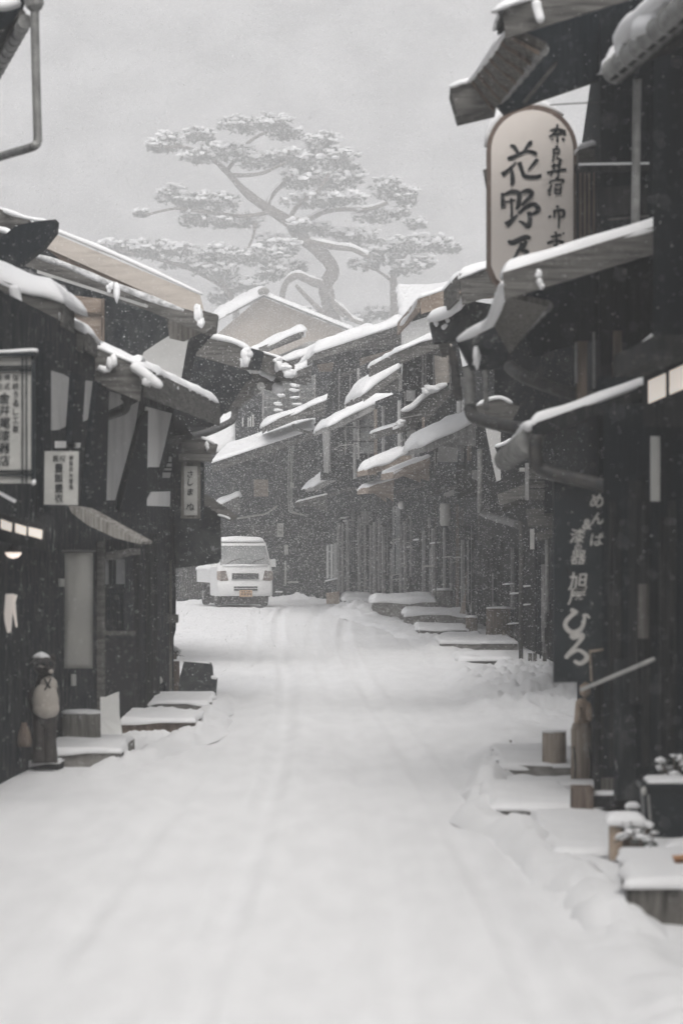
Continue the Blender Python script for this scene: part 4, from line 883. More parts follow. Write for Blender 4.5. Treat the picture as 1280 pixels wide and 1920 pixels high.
sg = thing('signboard', 'plain greyish upright signboard under two small white shoji squares', 'sign', tuple(P(115, 947, 31.6)))
bd = part_prism(sg, 'board', 'paper', [(84, 846), (148, 846), (146, 947), (83, 946)], 31.6, 0.05, bevel=0.004)
bm = NB()
text_mesh(bm, '民', (105, 860), 11, 31.6, .004, .004, .01); text_mesh(bm, '宿', (118, 860), 11, 31.6, .004, .004, .01)
for i, c in enumerate('豊飯豊衣'): text_mesh(bm, c, (111, 877 + i * 19), 16.5, 31.6, .004, .004, .01)
for i, c in enumerate('奈良井木曽路'): text_mesh(bm, c, (134, 858 + i * 11), 8.5, 31.6, .004, .004, 0)
obj('lettering', bm, 'ink', bd)

sg = thing('signboard', 'narrow framed signboard hanging under a small plank roof', 'sign', tuple(P(358, 972, 44.5)))
part_prism(sg, 'frame', 'stump', rect(339.5, 866, 376, 972), 44.5, 0.05)
bd = part_prism(sg, 'board', 'paper', rect(345.5, 874, 370, 966), 44.48, 0.03)
part_prism(sg, 'backing', 'plastic', rect(374, 868, 383, 974), 44.6, 0.06)
part_prism(sg, 'cap_board', 'weather', rect(335, 851, 397, 865), 44.4, 0.25, bevel=0.008)
part_prism(sg, 'plank_roof', 'weather', [(340, 826), (378, 821), (406, 832), (402, 850), (342, 850)], 44.5, 0.5, bevel=0.01)
part_ridge(sg, [(378, 820, 44.5), (388, 824, 44.5), (404, 832, 44.5)], 0.02)
bm = NB(); lump(bm, P(388, 834, 44.45), .025, .02, .045, .3, 3); obj('snow_lump', bm, 'roofsnow', sg, smooth=True)
bm = NB()
for c, y in (('さ', 889), ('し', 904), ('ま', 922), ('ぬ', 950)): text_mesh(bm, c, (357, y), 12.5 if c != 'ぬ' else 15, 44.48, .004, .004, .012, .1)
obj('lettering', bm, 'ink', bd)

bn = thing('banner', 'long blank grey cloth banner hanging beside the left shop door', 'banner', tuple(P(148, 1253, 33.6)))
bm = NB(); nx, ny = 6, 24; g = []
for j in range(ny + 1):
    row = []
    for i in range(nx + 1):
        q = P(121.5 + 53 * i / nx, 1035 + 218 * j / ny, 33.6); q.y += 0.02 * math.sin(i * 1.1 + j * 0.21) + 0.012 * math.sin(j * 0.5)
        row.append(bm.verts.new(q))
    g.append(row)
for j in range(ny):
    for i in range(nx): bm.faces.new((g[j][i], g[j][i + 1], g[j + 1][i + 1], g[j + 1][i]))
bmesh.ops.solidify(bm, geom=bm.faces[:], thickness=0.006); obj('cloth', bm, 'cloth', bn, smooth=True)
part_tube(bn, 'rod', 'pipe', [(116, 1034, 33.58), (148, 1034, 33.58), (180, 1034, 33.58)], 0.012)
tw = thing('towel', 'pale towel hanging folded on the dark left shopfront', 'towel', tuple(P(20, 1190, 30.2)))
part_prism(tw, 'cloth', 'cream', [(11, 1114), (26, 1113), (24, 1150), (21, 1186), (14, 1187), (9, 1164), (8, 1150)], 30.2, 0.03, bevel=0.008)
part_prism(tw, 'cloth', 'cream', [(24, 1114), (33, 1116), (29, 1130), (33, 1176), (30, 1176), (25, 1150)], 30.22, 0.03, bevel=0.006)
nt = tag(obj('paper_notice', (lambda b: (plate(b, rect(104, 1085, 113, 1100), *FL2, 0.05, 0.02), b)[1])(NB()), 'paper'), 'tiny pale notice on the dark wall left of the cloth banner', 'notice')
nt = tag(obj('paper_notice', (lambda b: (plate(b, rect(121.5, 1264, 127.5, 1286), *FL2, 0.08, 0.02), b)[1])(NB()), 'paper'), 'tiny pale notice below the cloth banner', 'notice')

h = thing('town_house', 'second house on the left with a jutting weathered eave and snow lumps on its tip', 'house', (-2.4, 62, 0), GH)
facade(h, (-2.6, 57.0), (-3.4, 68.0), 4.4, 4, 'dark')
part_prism(h, 'barge_board', 'weather', [(357, 622), (440, 644), (456, 650), (474, 668), (462, 694), (358, 664)], 57.5, 0.15, bevel=0.01)
part_ridge(h, [(360, 618, 57.5), (400, 630, 57.5), (440, 640, 57.5), (470, 656, 57.5)], 0.045)
bm = NB(); lump(bm, P(462, 660, 57.3), .09, .06, .09, .4, 3); obj('snow_lump', bm, 'roofsnow', h, smooth=True)
bm = NB(); lump(bm, P(459, 672, 57.3), .07, .06, .11, .4, 8); obj('snow_lump', bm, 'roofsnow', h, smooth=True)
part_prism(h, 'barge_board', 'darksnow', [(470, 652), (494, 660), (490, 684), (486, 694), (460, 692)], 57.8, 0.3, bevel=0.01)
part_prism(h, 'barge_board', 'weather', [(488, 660), (526, 672), (552, 684), (549, 714), (532, 712), (486, 692)], 58.2, 0.5, bevel=0.01)
part_ridge(h, [(492, 660, 58.2), (512, 666, 58.2), (530, 672, 58.2)], 0.02)
for px, py, rx, rz in ((535, 686, .10, .06), (522, 690, .06, .09), (541, 699, .11, .07), (521, 678, .07, .05)):
    bm = NB(); lump(bm, P(px, py, 58.15), rx, .06, rz, .4, px); obj('snow_lump', bm, 'roofsnow', h, smooth=True)
part_prism(h, 'eave_board', 'weather', [(470, 700), (500, 702), (530, 712), (526, 734), (500, 730), (472, 716)], 58.6, 0.3, bevel=0.01)
part_ridge(h, [(486, 696, 58.5), (504, 704, 58.5), (514, 712, 58.5)], 0.05)
bm = NB(); lump(bm, P(518, 724, 58.5), .09, .06, .1, .3, 2); obj('snow_lump', bm, 'roofsnow', h, smooth=True)
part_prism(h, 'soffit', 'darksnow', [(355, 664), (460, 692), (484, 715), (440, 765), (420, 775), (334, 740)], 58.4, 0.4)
part_prism(h, 'gutter_board', 'weather', [(462, 716), (484, 708), (492, 724), (440, 770), (428, 768)], 58.3, 0.1)
bm = NB(); ringed(bm, P(489, 724, 57.9), P(437, 768, 60), 0.055, 0.24, 10); obj('gutter', bm, 'gutter', h)
part_prism(h, 'upper_wall', 'dark', [(300, 640), (356, 664), (420, 775), (400, 800), (300, 800)], 59.0, 4, -0.1)

# ------------------------------------------------------------------ stone steps, stumps and small things
GS = 'stone steps along the house fronts'
def step(label, x0, x1, yt, yb, d, m='stone', snow=0.05, taper=0.0, dx=0.0, Y=None, seed=0):
    Y = Y or 15120.0 / (yb - 985)
    t = thing('stone_step', label, 'step', tuple(P((x0 + x1) / 2, yb, Y)), GS)
    a, b = P(x0, yt, Y), P(x1, yt, Y); lo = Vector((0, 0, -a.z - 0.08)); far = Vector((dx * d, d, 0)); zt = Vector((0, 0, b.z - a.z)) * 0
    bm = NB(); c = [a + lo, b + lo, b + far + lo, a + far + Vector((taper, 0, 0)) + lo]; hexa(bm, c + [q - lo for q in c])
    bmesh.ops.subdivide_edges(bm, edges=bm.edges[:], cuts=5, use_grid_fill=True)
    for v in bm.verts: v.co += noise.noise_vector(v.co * 3.0) * 0.03
    obj('block', bm, m, t)
    bm = NB(); e = Vector((0, -0.02, 0.004))
    snow_slab(bm, [a + e, b + e, b + far, a + far + Vector((taper, 0, 0))], snow * 0.7, x0 * 0.1 + seed, wav=2.0, droop=0.11)
    bm2 = None; obj('snow_cover', bm, 'snow', t, smooth=True)
    return t
step('thick grey kerb stone with streaked side nearest the camera', 1180, 1420, 1662, 1738, 2.2, 'weatherv', 0.06, dx=0.05)
step('snow covered step beside the pale square log block', 1046, 1420, 1602, 1618, 2.4, snow=0.06)
step('long thin edged step leading to the black hanging board', 1010, 1200, 1546, 1558, 1.0, snow=0.05)
step('step with a pale brick post standing on its end', 925, 1090, 1517, 1532, 2.4, snow=0.07)
step('step under the carved wooden figure', 932, 1120, 1477, 1487, 1.0, snow=0.06, Y=30.2)
step('squared stone with clean grey face beside the upright round log', 943, 1100, 1437, 1467, 2.6, snow=0.05, Y=31.6)
step('farthest thin step behind the upright round log', 968, 1030, 1403, 1411, 1.5, snow=0.03)
step('lowest broad step in front of the half burnt barrel', 858, 955, 1238, 1247, 2.5, snow=0.08)
step('step directly under the half burnt barrel', 825, 968, 1206, 1217, 3.5, snow=0.07)
step('narrow step left of the half burnt barrel', 832, 905, 1196, 1203, 2.0, snow=0.07)
step('long step with brownish face below the big stone block', 784, 875, 1181, 1193, 3.0, snow=0.08)
step('big squared stone block below the grey tree stump', 760, 875, 1152, 1178, 3.2, snow=0.10)
step('stone block behind the grey tree stump', 765, 850, 1137, 1150, 4.0, snow=0.10)
step('long snow capped stone wall end beside the road mound', 700, 815, 1128, 1160, 5.0, snow=0.14)
step('farthest low snow capped stones near the road bend', 645, 700, 1125, 1140, 5.0, snow=0.14)
step('stone slab in front of the pot bellied statue', 100, 226, 1410, 1434, 2.2, snow=0.05, taper=-0.2)
step('reddish slab before the white sack on the left', 226, 366, 1353, 1380, 2.0, 'brown', 0.05)
step('rounded grey slab by the dark covered bin', 280, 392, 1318, 1337, 2.2, snow=0.05)
step('dark threshold slab under the pot bellied statue', -60, 112, 1430, 1440, 0.9, 'dark2', 0.02)

def stump(name, label, cat, x0, x1, yt, yb, m='stump', snow=0.03, flare=1.05, Y=None, group=None):
    Y = Y or 15120.0 / (yb - 985); k = Y / F; r = (x1 - x0) / 2 * k; hh = (yb - yt) * k
    b = P((x0 + x1) / 2, yb, Y) + Vector((0, r * 0.6, 0))
    t = thing(name, label, cat, tuple(b), group)
    bm = NB(); lathe(bm, b - Vector((0, 0, 0.06)), [(r * flare * 1.02, 0), (r * flare, hh * 0.1), (r * 1.0, hh * 0.4), (r * 0.98, hh * 0.8), (r * 0.97, hh + 0.06)], 26, wob=0.05)
    obj('trunk', bm, m, t, smooth=True)
    if snow:
        bm = NB(); c = b + Vector((0, 0, hh)); lathe(bm, c, [(r * 0.99, -0.004), (r * 1.0, snow * 0.5), (r * 0.8, snow * 0.95), (r * 0.4, snow * 1.1), (0.01, snow * 1.12)], 22, wob=0.12)
        obj('snow_cap', bm, 'roofsnow', t, smooth=True)
    return t
stump('log_stool', 'upright pale round log standing on the snowy steps', 'log', 1016, 1062, 1373, 1463, 'log', 0.012)
stump('wooden_barrel', 'half burnt wooden barrel with a flat snowy top', 'barrel', 911, 961, 1141, 1203, 'brown', 0.03)
stump('tree_stump', 'tall grey tree stump with thin snow top beyond the barrel', 'stump', 811, 848, 1107, 1152, 'stump', 0.05, Y=88)
stump('tree_stump', 'short reddish stump just left of the half burnt barrel', 'stump', 873, 895, 1158, 1190, 'brown', 0.04, Y=73)
stump('tree_stump', 'wide grey stump beside the pot bellied statue', 'stump', 114, 188, 1338, 1402, 'stump', 0.03, flare=1.06, Y=35.4)
b_ = thing('bottle', 'small pale bottle standing in front of the half burnt barrel', 'bottle', tuple(P(944, 1204, 68)))
bm = NB(); lathe(bm, P(944, 1204, 68), [(0.03, 0), (0.032, 0.13), (0.022, 0.16), (0.012, 0.18), (0.012, 0.21)], 12); obj('glass', bm, 'log', b_, smooth=True)

# carved wooden figure
cf = thing('carved_figure', 'chainsaw carved pale wooden figure standing by the black hanging board', 'carving', tuple(P(1089, 1466, 30.6)))
c = P(1089, 1468, 30.6); k = 30.6 / F
bm = NB(); lathe(bm, c, [(20 * k, -0.05), (20.5 * k, 20 * k), (19 * k, 70 * k), (19.5 * k, 100 * k), (16 * k, 112 * k)], 22, wob=0.08); obj('base_log', bm, 'log', cf, smooth=True)
bm = NB(); lathe(bm, c + Vector((0.005, 0, 108 * k)), [(15 * k, 0), (17.5 * k, 8 * k), (15 * k, 30 * k), (13 * k, 44 * k), (8 * k, 50 * k)], 20, sx=0.9, wob=0.16)
blob(bm, P(1096, 1294, 30.6), 10.5 * k, 10 * k, 14 * k, 0.2, 3); blob(bm, P(1084, 1338, 30.5), 6 * k, 7 * k, 18 * k, 0.25, 8); blob(bm, P(1104, 1335, 30.5), 6 * k, 7 * k, 18 * k, 0.25, 5)
blob(bm, P(1094, 1297, 30.45), 3 * k, 4 * k, 3 * k, 0.1, 3)
obj('body', bm, 'logend', cf, smooth=True)
for px, dz in ((1075, 0), (1104, 1)):
    bm = NB(); tube(bm, smoothpath([P(px, 1400, 30.45), P(px + 3, 1430, 30.43), P(px + 2, 1460, 30.45)], 4), 0.006, 6); obj('crack', bm, 'dark', cf)
bp = thing('brick_post', 'square weathered block at the end of the step below the carved figure', 'block', tuple(P(1092, 1530, 27.2)))
part_prism(bp, 'block', 'brown', rect(1073, 1477, 1112, 1531), 27.3, 0.3, bevel=0.012)
lb = thing('log_block', 'square pale log block with snow on top next to the dark bin', 'block', tuple(P(1170, 1612, 23.6)))
part_prism(lb, 'front', 'logend', rect(1143, 1541, 1166, 1613), 23.4, 0.12, bevel=0.008)
part_prism(lb, 'body', 'brown', rect(1166, 1545, 1206, 1605), 23.45, 0.22, bevel=0.008)
bm = NB(); snow_slab(bm, [P(1142, 1543, 23.38), P(1208, 1546, 23.38), P(1208, 1546, 23.38) + Vector((0, .26, 0)), P(1142, 1543, 23.38) + Vector((0, .26, 0))], 0.05, 5); obj('snow_cover', bm, 'roofsnow', lb, smooth=True)
def shrub(label, px, py, Y, n, spread, seed, hh):
    t = thing('shrub', label, 'shrub', tuple(P(px, py, Y))); rn = random.Random(seed); bl, bs, st = NB(), NB(), NB(); base = P(px, py, Y)
    for i in range(n):
        tip = base + Vector((rn.uniform(-1, 1) * spread, rn.uniform(-1, 1) * spread, hh * rn.uniform(0.35, 1.1)))
        tube(st, [base + Vector((rn.uniform(-.03, .03), 0, 0)), base.lerp(tip, .5) + Vector((0, 0, .03)), tip], 0.006, 5)
        blob(bs, tip + Vector((0, 0, 0.015)), rn.uniform(.025, .05), rn.uniform(.025, .045), rn.uniform(.012, .028), 0.5, i, 1)
        for j in range(4):
            a = rn.random() * 6.3; q = tip + Vector((math.cos(a) * .04, math.sin(a) * .04, -.012))
            d = Vector((math.cos(a), math.sin(a), -.4)) * .035; w = Vector((-math.sin(a), math.cos(a), 0)) * .014; z = Vector((0, 0, .003))
            hexa(bl, [q - w, q + d - w * .2, q + d + w * .2, q + w, q - w + z, q + d - w * .2 + z, q + d + w * .2 + z, q + w + z])
    obj('stems', st, 'brown', t); obj('leaves', bl, 'needle', t); obj('snow_cover', bs, 'roofsnow', t, smooth=True)
shrub('snow laden leafy plant beside the pale square log block', 1196, 1605, 23.2, 16, 0.10, 3, 0.17)
shrub('snow topped plant rising behind the dark bin at the right edge', 1266, 1500, 25.6, 26, 0.11, 5, 0.26)
shrub('snowed plant standing in the small pot behind the covered bin', 328, 1236, 47.6, 10, 0.07, 6, 0.14)

bn = thing('rubbish_bin', 'black tapered bin with a snowy lid at the right edge', 'bin', tuple(P(1250, 1581, 25.0)))
k = 25.0 / F
bm = NB(); c0 = P(1252, 1583, 24.9)
w0, w1, hz_ = 42 * k, 46 * k, 104 * k
hexa(bm, [c0 + Vector((-w0, 0, 0)), c0 + Vector((w0, 0, 0)), c0 + Vector((w0, .3, 0)), c0 + Vector((-w0, .3, 0)), c0 + Vector((-w1, -.02, hz_)), c0 + Vector((w1, -.02, hz_)), c0 + Vector((w1, .34, hz_)), c0 + Vector((-w1, .34, hz_))])
obj('body', bm, 'plastic', bn, bevel=0.02)
bm = NB(); box(bm, c0.x - w1 - .02, c0.x + w1 + .02, c0.y - .05, c0.y + .36, hz_ + c0.z, hz_ + c0.z + .035); ld = obj('lid', bm, 'plastic', bn, bevel=0.012)
bm = NB(); z_ = hz_ + c0.z + .036; snow_slab(bm, [(c0.x - w1 + .03, c0.y - .03, z_), (c0.x + w1, c0.y - .03, z_), (c0.x + w1, c0.y + .34, z_), (c0.x - w1 + .03, c0.y + .34, z_)], 0.035, 9); obj('snow_cover', bm, 'roofsnow', ld, smooth=True)
part_prism(bn, 'handle_strip', 'gutter', [(1212, 1490), (1217, 1490), (1223, 1566), (1218, 1566)], 24.82, 0.03)
bm = NB(); blob(bm, P(1206, 1483, 24.8), .02, .02, .03); obj('hinge', bm, 'paper', bn, smooth=True)
sk = thing('sack', 'snow buried sack lying at the right edge above the kerb stone', 'sack', tuple(P(1240, 1630, 22.0)))
bm = NB(); blob(bm, P(1240, 1622, 22.0), 0.24, 0.2, 0.075, 0.22, 3, 3, fr=1.6); blob(bm, P(1300, 1606, 22.1), 0.2, 0.2, 0.12, 0.22, 5, 3, fr=1.6); obj('bag', bm, 'snow', sk, smooth=True)
ct = thing('carton', 'corner of an orange brown carton at the right edge', 'box', tuple(P(1280, 1645, 20.8)))
part_prism(ct, 'panel', 'orange', [(1264, 1610), (1310, 1606), (1310, 1662), (1280, 1644)], 20.8, 0.2, bevel=0.004)
part_prism(ct, 'flap', 'orange', [(1262, 1606), (1310, 1600), (1310, 1607), (1266, 1611)], 20.75, 0.06)
st_ = thing('bench_frame', 'small pale metal frame at the foot of the right shopfront', 'frame', tuple(P(1186, 1532, 26.8)))
bm = NB(); tube(bm, [P(1176, 1532, 26.6), P(1176, 1513, 26.6), P(1194, 1513, 26.6), P(1194, 1532, 26.6)], 0.007, 8); obj('frame', bm, 'paper', st_)
bm = NB(); snow_slab(bm, [P(1174, 1512, 26.58), P(1196, 1512, 26.58), P(1196, 1512, 26.8), P(1174, 1512, 26.8)], 0.03, 2); obj('snow_cover', bm, 'roofsnow', st_, smooth=True)

# things on the left
cv = thing('covered_bin', 'bulky dark covered bin dusted with snow on the left kerb', 'bin', tuple(P(370, 1312, 45.6)))
part_prism(cv, 'cover', 'cover', [(345, 1241), (394, 1245), (397, 1253), (398, 1270), (406, 1273), (403, 1304), (394, 1313), (350, 1312), (334, 1302), (337, 1270)], 45.4, 0.45, bevel=0.025)
part_ridge(cv, [(343, 1240, 45.5), (370, 1242, 45.5), (395, 1246, 45.5)], 0.02)
part_ridge(cv, [(396, 1270, 45.3), (402, 1270, 45.3), (407, 1272, 45.3)], 0.02)
stump('flower_pot', 'brown pot with a dark rim half hidden behind the covered bin', 'pot', 321, 337, 1240, 1298, 'brown', 0, Y=47.6)
so = thing('stool', 'small dark stool with a pale rounded seat by the grey post', 'stool', tuple(P(300, 1308, 46)))
bm = NB(); blob(bm, P(297, 1276, 45.2), .055, .06, .05, .15, 2); obj('seat', bm, 'paper', so, smooth=True)
for px in (293, 300, 308):
    bm = NB(); tube(bm, [P(px, 1278, 45.2), P(px, 1307, 45.2)], 0.018, 8); obj('leg', bm, 'dark', so, smooth=True)
ws = thing('sack', 'upright white sack with a slanted top before the plank wall', 'sack', tuple(P(208, 1382, 37.6)))
bm = NB(); prism(bm, [(188, 1308), (197, 1308), (215, 1300), (222, 1298), (223, 1340), (229, 1382), (189, 1382)], 37.6, 0.16)
bmesh.ops.subdivide_edges(bm, edges=bm.edges[:], cuts=3, use_grid_fill=True)
for v in bm.verts: v.co.y += 0.02 * noise.noise(v.co * 9)
obj('bag', bm, 'white', ws, smooth=False)

tk = thing('animal_statue', 'glazed pot bellied raccoon dog statue in a straw hat beside the left shopfront', 'statue', tuple(P(85, 1428, 33.0)))
k = 33.0 / F; c = P(85, 1432, 33.0)
def at(px, py, dy=0.0): return P(px, py, 33.0 + dy)
bm = NB()
for px in (74, 95):
    lathe(bm, P(px, 1430, 33.0), [(15 * k, 0), (14 * k, 12 * k), (11.5 * k, 40 * k), (13 * k, 80 * k), (10 * k, 95 * k)], 16, sx=0.95)
lathe(bm, P(85, 1362, 33.03), [(18 * k, 0), (24 * k, 14 * k), (25 * k, 40 * k), (21 * k, 66 * k), (17 * k, 86 * k), (11 * k, 98 * k), (9 * k, 104 * k)], 20)
blob(bm, at(61, 1310, -.02), 7 * k, 8 * k, 26 * k, .1, 1, 2); blob(bm, at(108, 1306, -.02), 6 * k, 8 * k, 22 * k, .1, 4, 2)
blob(bm, at(84, 1250), 20 * k, 19 * k, 17 * k, .06, 2, 3)
blob(bm, at(92, 1255, -.085), 9 * k, 9 * k, 7 * k, .06, 5, 2)
for px in (70, 99): blob(bm, at(px, 1234, .01), 6 * k, 4 * k, 8 * k, .05, 2, 2)
tb = obj('body', bm, 'tan_skin', tk, smooth=True)
bm = NB(); blob(bm, at(86, 1313, -.075), 25 * k, 15 * k, 33 * k, .05, 3, 3); blob(bm, at(87, 1328, -.075), 25 * k, 14 * k, 19 * k, .05, 7, 3); blob(bm, at(92, 1285, -.06), 17 * k, 12 * k, 18 * k, .05, 6, 2); obj('belly', bm, 'belly', tk, smooth=True)
bm = NB(); blob(bm, at(80, 1247, -.085), 7 * k, 4 * k, 5 * k, .08, 3, 2); blob(bm, at(96, 1259, -.12), 5 * k, 4 * k, 4 * k, .08, 3, 2); obj('muzzle', bm, 'belly', tk, smooth=True)
for px in (83, 96):
    bm = NB(); blob(bm, at(px, 1245, -.105), 4.5 * k, 4 * k, 4.5 * k, .03, 3, 2); obj('eye', bm, 'ink', tk, smooth=True)
bm = NB(); lathe(bm, at(80, 1243), [(26 * k, -3 * k), (25 * k, 0), (17 * k, 8 * k), (7 * k, 15 * k), (1 * k, 17 * k)], 24); hat = obj('straw_hat', bm, 'tan_skin', tk, smooth=True)
bm = NB(); lathe(bm, at(78, 1240, .01), [(17 * k, 7 * k), (13 * k, 12 * k), (7 * k, 16 * k), (1 * k, 18 * k)], 20, wob=.15); obj('snow_cap', bm, 'roofsnow', hat, smooth=True)
bm = NB()
for a, b in (((84, 1272), (90, 1285)), ((96, 1272), (90, 1285)), ((90, 1285), (84, 1294)), ((90, 1285), (95, 1290))): tube(bm, [at(*a, -.12), at(*b, -.135)], 0.007, 6)
obj('neck_cord', bm, 'ink', tk)
jg = thing('jug', 'small brown glazed jug at the foot of the pot bellied statue', 'jug', tuple(P(46, 1400, 32.4)))
bm = NB(); lathe(bm, P(46, 1400, 32.4), [(12 * k, 0), (14 * k, 10 * k), (11 * k, 26 * k), (6 * k, 38 * k), (5 * k, 44 * k)], 16); obj('body', bm, 'brown', jg, smooth=True)
sl = thing('lantern', 'hanging pale cylinder lantern in front of the brown post', 'lantern', tuple(P(834, 965, 70)))
bm = NB(); lathe(bm, P(834, 986, 69), [(8 * 69 / F, 0), (10 * 69 / F, 5 * 69 / F), (10 * 69 / F, 38 * 69 / F), (8 * 69 / F, 42 * 69 / F)], 16); obj('shade', bm, 'cloth', sl, smooth=True)
bm = NB(); tube(bm, [P(834, 946, 69), P(834, 930, 69)], .01, 6); obj('hook', bm, 'pipe', sl)
rl = thing('street_lamp', 'round white lamp hanging under a far eave in the middle of the street', 'lamp', tuple(P(752, 948, 84)))
bm = NB(); blob(bm, P(752, 947, 83.5), 6.5 * 84 / F, 6.5 * 84 / F, 8 * 84 / F, 0, 0, 3); obj('globe', bm, 'white', rl, smooth=True)
bm = NB(); lathe(bm, P(752, 940, 83.5), [(6 * 84 / F, 0), (4 * 84 / F, 3 * 84 / F), (.02, 5 * 84 / F), (.02, 12 * 84 / F)], 12); obj('cap', bm, 'pipe', rl, smooth=True)
sg = thing('signboard', 'blank pale square signboard projecting above the brown post', 'sign', tuple(P(838, 866, 71)))
part_prism(sg, 'board', 'plasterd', rect(821, 829, 857, 866), 70.0, 0.12, bevel=0.01)
part_prism(sg, 'frame_bar', 'dark2', rect(818, 826, 860, 829), 69.98, 0.16)
for px in (812, 816): part_prism(sg, 'post', 'weather', rect(px, 832, px + 2, 890), 70.1, 0.05)
ut = thing('push_broom', 'reddish brown broom leaning beside the stone block', 'broom', tuple(P(868, 1150, 77)))
part_prism(ut, 'bristles', 'tan2', [(871, 1112), (873, 1112), (872, 1151), (861, 1150)], 76.5, 0.05)
bm = NB(); tube(bm, [P(872, 1114, 76.5), P(874, 1072, 76.6)], .012, 6); obj('handle', bm, 'brown', ut)
bx = thing('carton', 'pale brown box standing in snow near the road bend', 'box', tuple(P(624, 1128, 103)))
part_prism(bx, 'panel', 'logend', [(611, 1112), (636, 1109), (637, 1132), (612, 1132)], 102, 0.35, bevel=0.01)

# ------------------------------------------------------------------ snow banks
def bank(label, x0, x1, y0, y1, hh, seed, nx=60, ny=60, fr=3.0):
    bm = NB(); g = []
    for j in range(ny + 1):
        row = []
        for i in range(nx + 1):
            u, v = i / nx, j / ny; x, y = x0 + (x1 - x0) * u, y0 + (y1 - y0) * v
            b = (math.sin(math.pi * u) * math.sin(math.pi * v)) ** 0.6
            z = hh * b * (0.55 + 0.75 * noise.fractal(Vector((x * fr * .35, y * fr * .35, seed)), .7, 2, 6) + 0.25 * abs(noise.noise(Vector((x * fr, y * fr, seed + 3)))))
            row.append(bm.verts.new((x, y, z - 0.06 + 0.05 * b)))
        g.append(row)
    for j in range(ny):
        for i in range(nx): bm.faces.new((g[j][i], g[j][i + 1], g[j + 1][i + 1], g[j + 1][i]))
    return tag(obj('snow_bank', bm, 'snow', smooth=True), label, kind='stuff')
bank('lumpy shovelled snow heap beside the black hanging board', 1.3, 3.6, 40, 57, 0.30, 2.0, 90, 110, 4)
bank('snow mound at the road bend by the far stones', -0.3, 1.3, 88, 103, 0.26, 5.0, 60, 70, 3)
bank('rim of shovelled snow along the near right steps', 0.95, 2.0, 18.5, 31, 0.08, 8.0, 70, 200, 6)
bank('rim of snow along the middle right steps', 1.15, 2.4, 57, 84, 0.09, 9.0, 60, 140, 4)
bank('snow drift along the foot of the left house', -2.5, -1.35, 33, 50, 0.10, 12.0, 60, 120, 5)
bank('snow ridge behind the white truck', -4.6, 0.4, 102.5, 106.9, 0.22, 15.0, 80, 40, 3)

def drift(label, pts, seed, n=160, m=16):
    """a low ridge of shovelled snow following plan points (x, y, height, half width)"""
    path = smoothpath([Vector((p[0], p[1], 0)) for p in pts], 12); hw = smoothpath([Vector((p[2], p[3], 0)) for p in pts], 12)
    bm = NB(); g = []
    for i, p in enumerate(path):
        d = (path[min(i + 1, len(path) - 1)] - path[max(i - 1, 0)]).normalized(); nn = Vector((-d.y, d.x, 0)); row = []; ee = min(1.0, min(i, len(path) - 1 - i) / 9.0)
        for j in range(m + 1):
            u = -1 + 2 * j / m; q = p + nn * u * hw[i].y * (1 + .35 * noise.noise(Vector((p.y * .9, u, seed))))
            z = hw[i].x * (1 - u * u) * (0.75 + 0.8 * noise.fractal(Vector((q.x * 3, q.y * 1.6, seed)), .7, 2, 5)) - 0.035 * abs(u) ** 3
            z = z * ee - 0.06 * (1 - ee)
            row.append(bm.verts.new((q.x, q.y, z)))
        g.append(row)
    for i in range(len(g) - 1):
        for j in range(m): bm.faces.new((g[i][j], g[i][j + 1], g[i + 1][j + 1], g[i + 1][j]))
    return tag(obj('snow_bank', bm, 'snow', smooth=True), label, kind='stuff')
drift('snow ridge burying the near ends of the right steps', [(1.52, 18.6, .10, .22), (1.46, 20.2, .15, .24), (1.42, 22, .12, .26), (1.30, 24, .10, .26), (1.20, 26, .11, .24), (1.02, 27.6, .10, .24), (1.10, 29, .10, .22), (1.20, 30.6, .12, .24), (1.30, 32.2, .15, .24), (1.40, 34.5, .10, .3), (1.55, 38, .05, .3)], 3)
drift('snow ridge burying the ends of the middle right steps', [(1.95, 55, .06, .4), (1.74, 58.5, .08, .4), (1.66, 65, .08, .35), (1.75, 69, .09, .35), (1.42, 73, .09, .4), (1.25, 78, .11, .4), (.95, 82, .12, .5), (.66, 86, .15, .5), (.25, 92, .17, .6), (0, 98, .14, .6)], 4)
drift('snow ridge burying the ends of the left slabs', [(-2.2, 31.5, .04, .2), (-1.92, 33.8, .09, .22), (-1.7, 36, .08, .25), (-1.44, 38.6, .10, .25), (-1.45, 41, .09, .25), (-1.47, 43.2, .10, .25), (-1.55, 46, .08, .25), (-1.7, 50, .05, .3)], 5)

# ------------------------------------------------------------------ small flatbed truck
vt = thing('flatbed_truck', 'small white flatbed truck with a frosted windscreen parked facing down the street', 'truck', (0, 0, 0))
VL, VYAW = P(460.5, 1137.2, 99.3), R(12.0)
VL.z = 0.0
VM = Matrix.Translation(VL) @ Matrix.Rotation(VYAW, 4, 'Z')
def vobj(name, bm, m, parent=None, smooth=False, bevel=0.0):
    bmesh.ops.transform(bm, matrix=VM, verts=bm.verts[:])
    return obj(name, bm, m, parent or vt, smooth, bevel)
def loft(bm, secs):
    rings = [[bm.verts.new(p) for p in s_] for s_ in secs]
    n = len(rings[0])
    for a, b in zip(rings, rings[1:]):
        for i in range(n): bm.faces.new((a[i], a[(i + 1) % n], b[(i + 1) % n], b[i]))
    bm.faces.new(rings[0][::-1]); bm.faces.new(rings[-1])
hw = 0.73
def sec(z, y0, y1, w, rr=0.10):
    pts = []
    for cx, cy, a0 in ((w - rr, y0 + rr, -90), (w - rr, y1 - rr, 0), (-w + rr, y1 - rr, 90), (-w + rr, y0 + rr, 180)):
        for a in (0, 30, 60, 90): pts.append((cx + rr * math.cos(R(a0 + a)), cy + rr * math.sin(R(a0 + a)), z))
    return pts
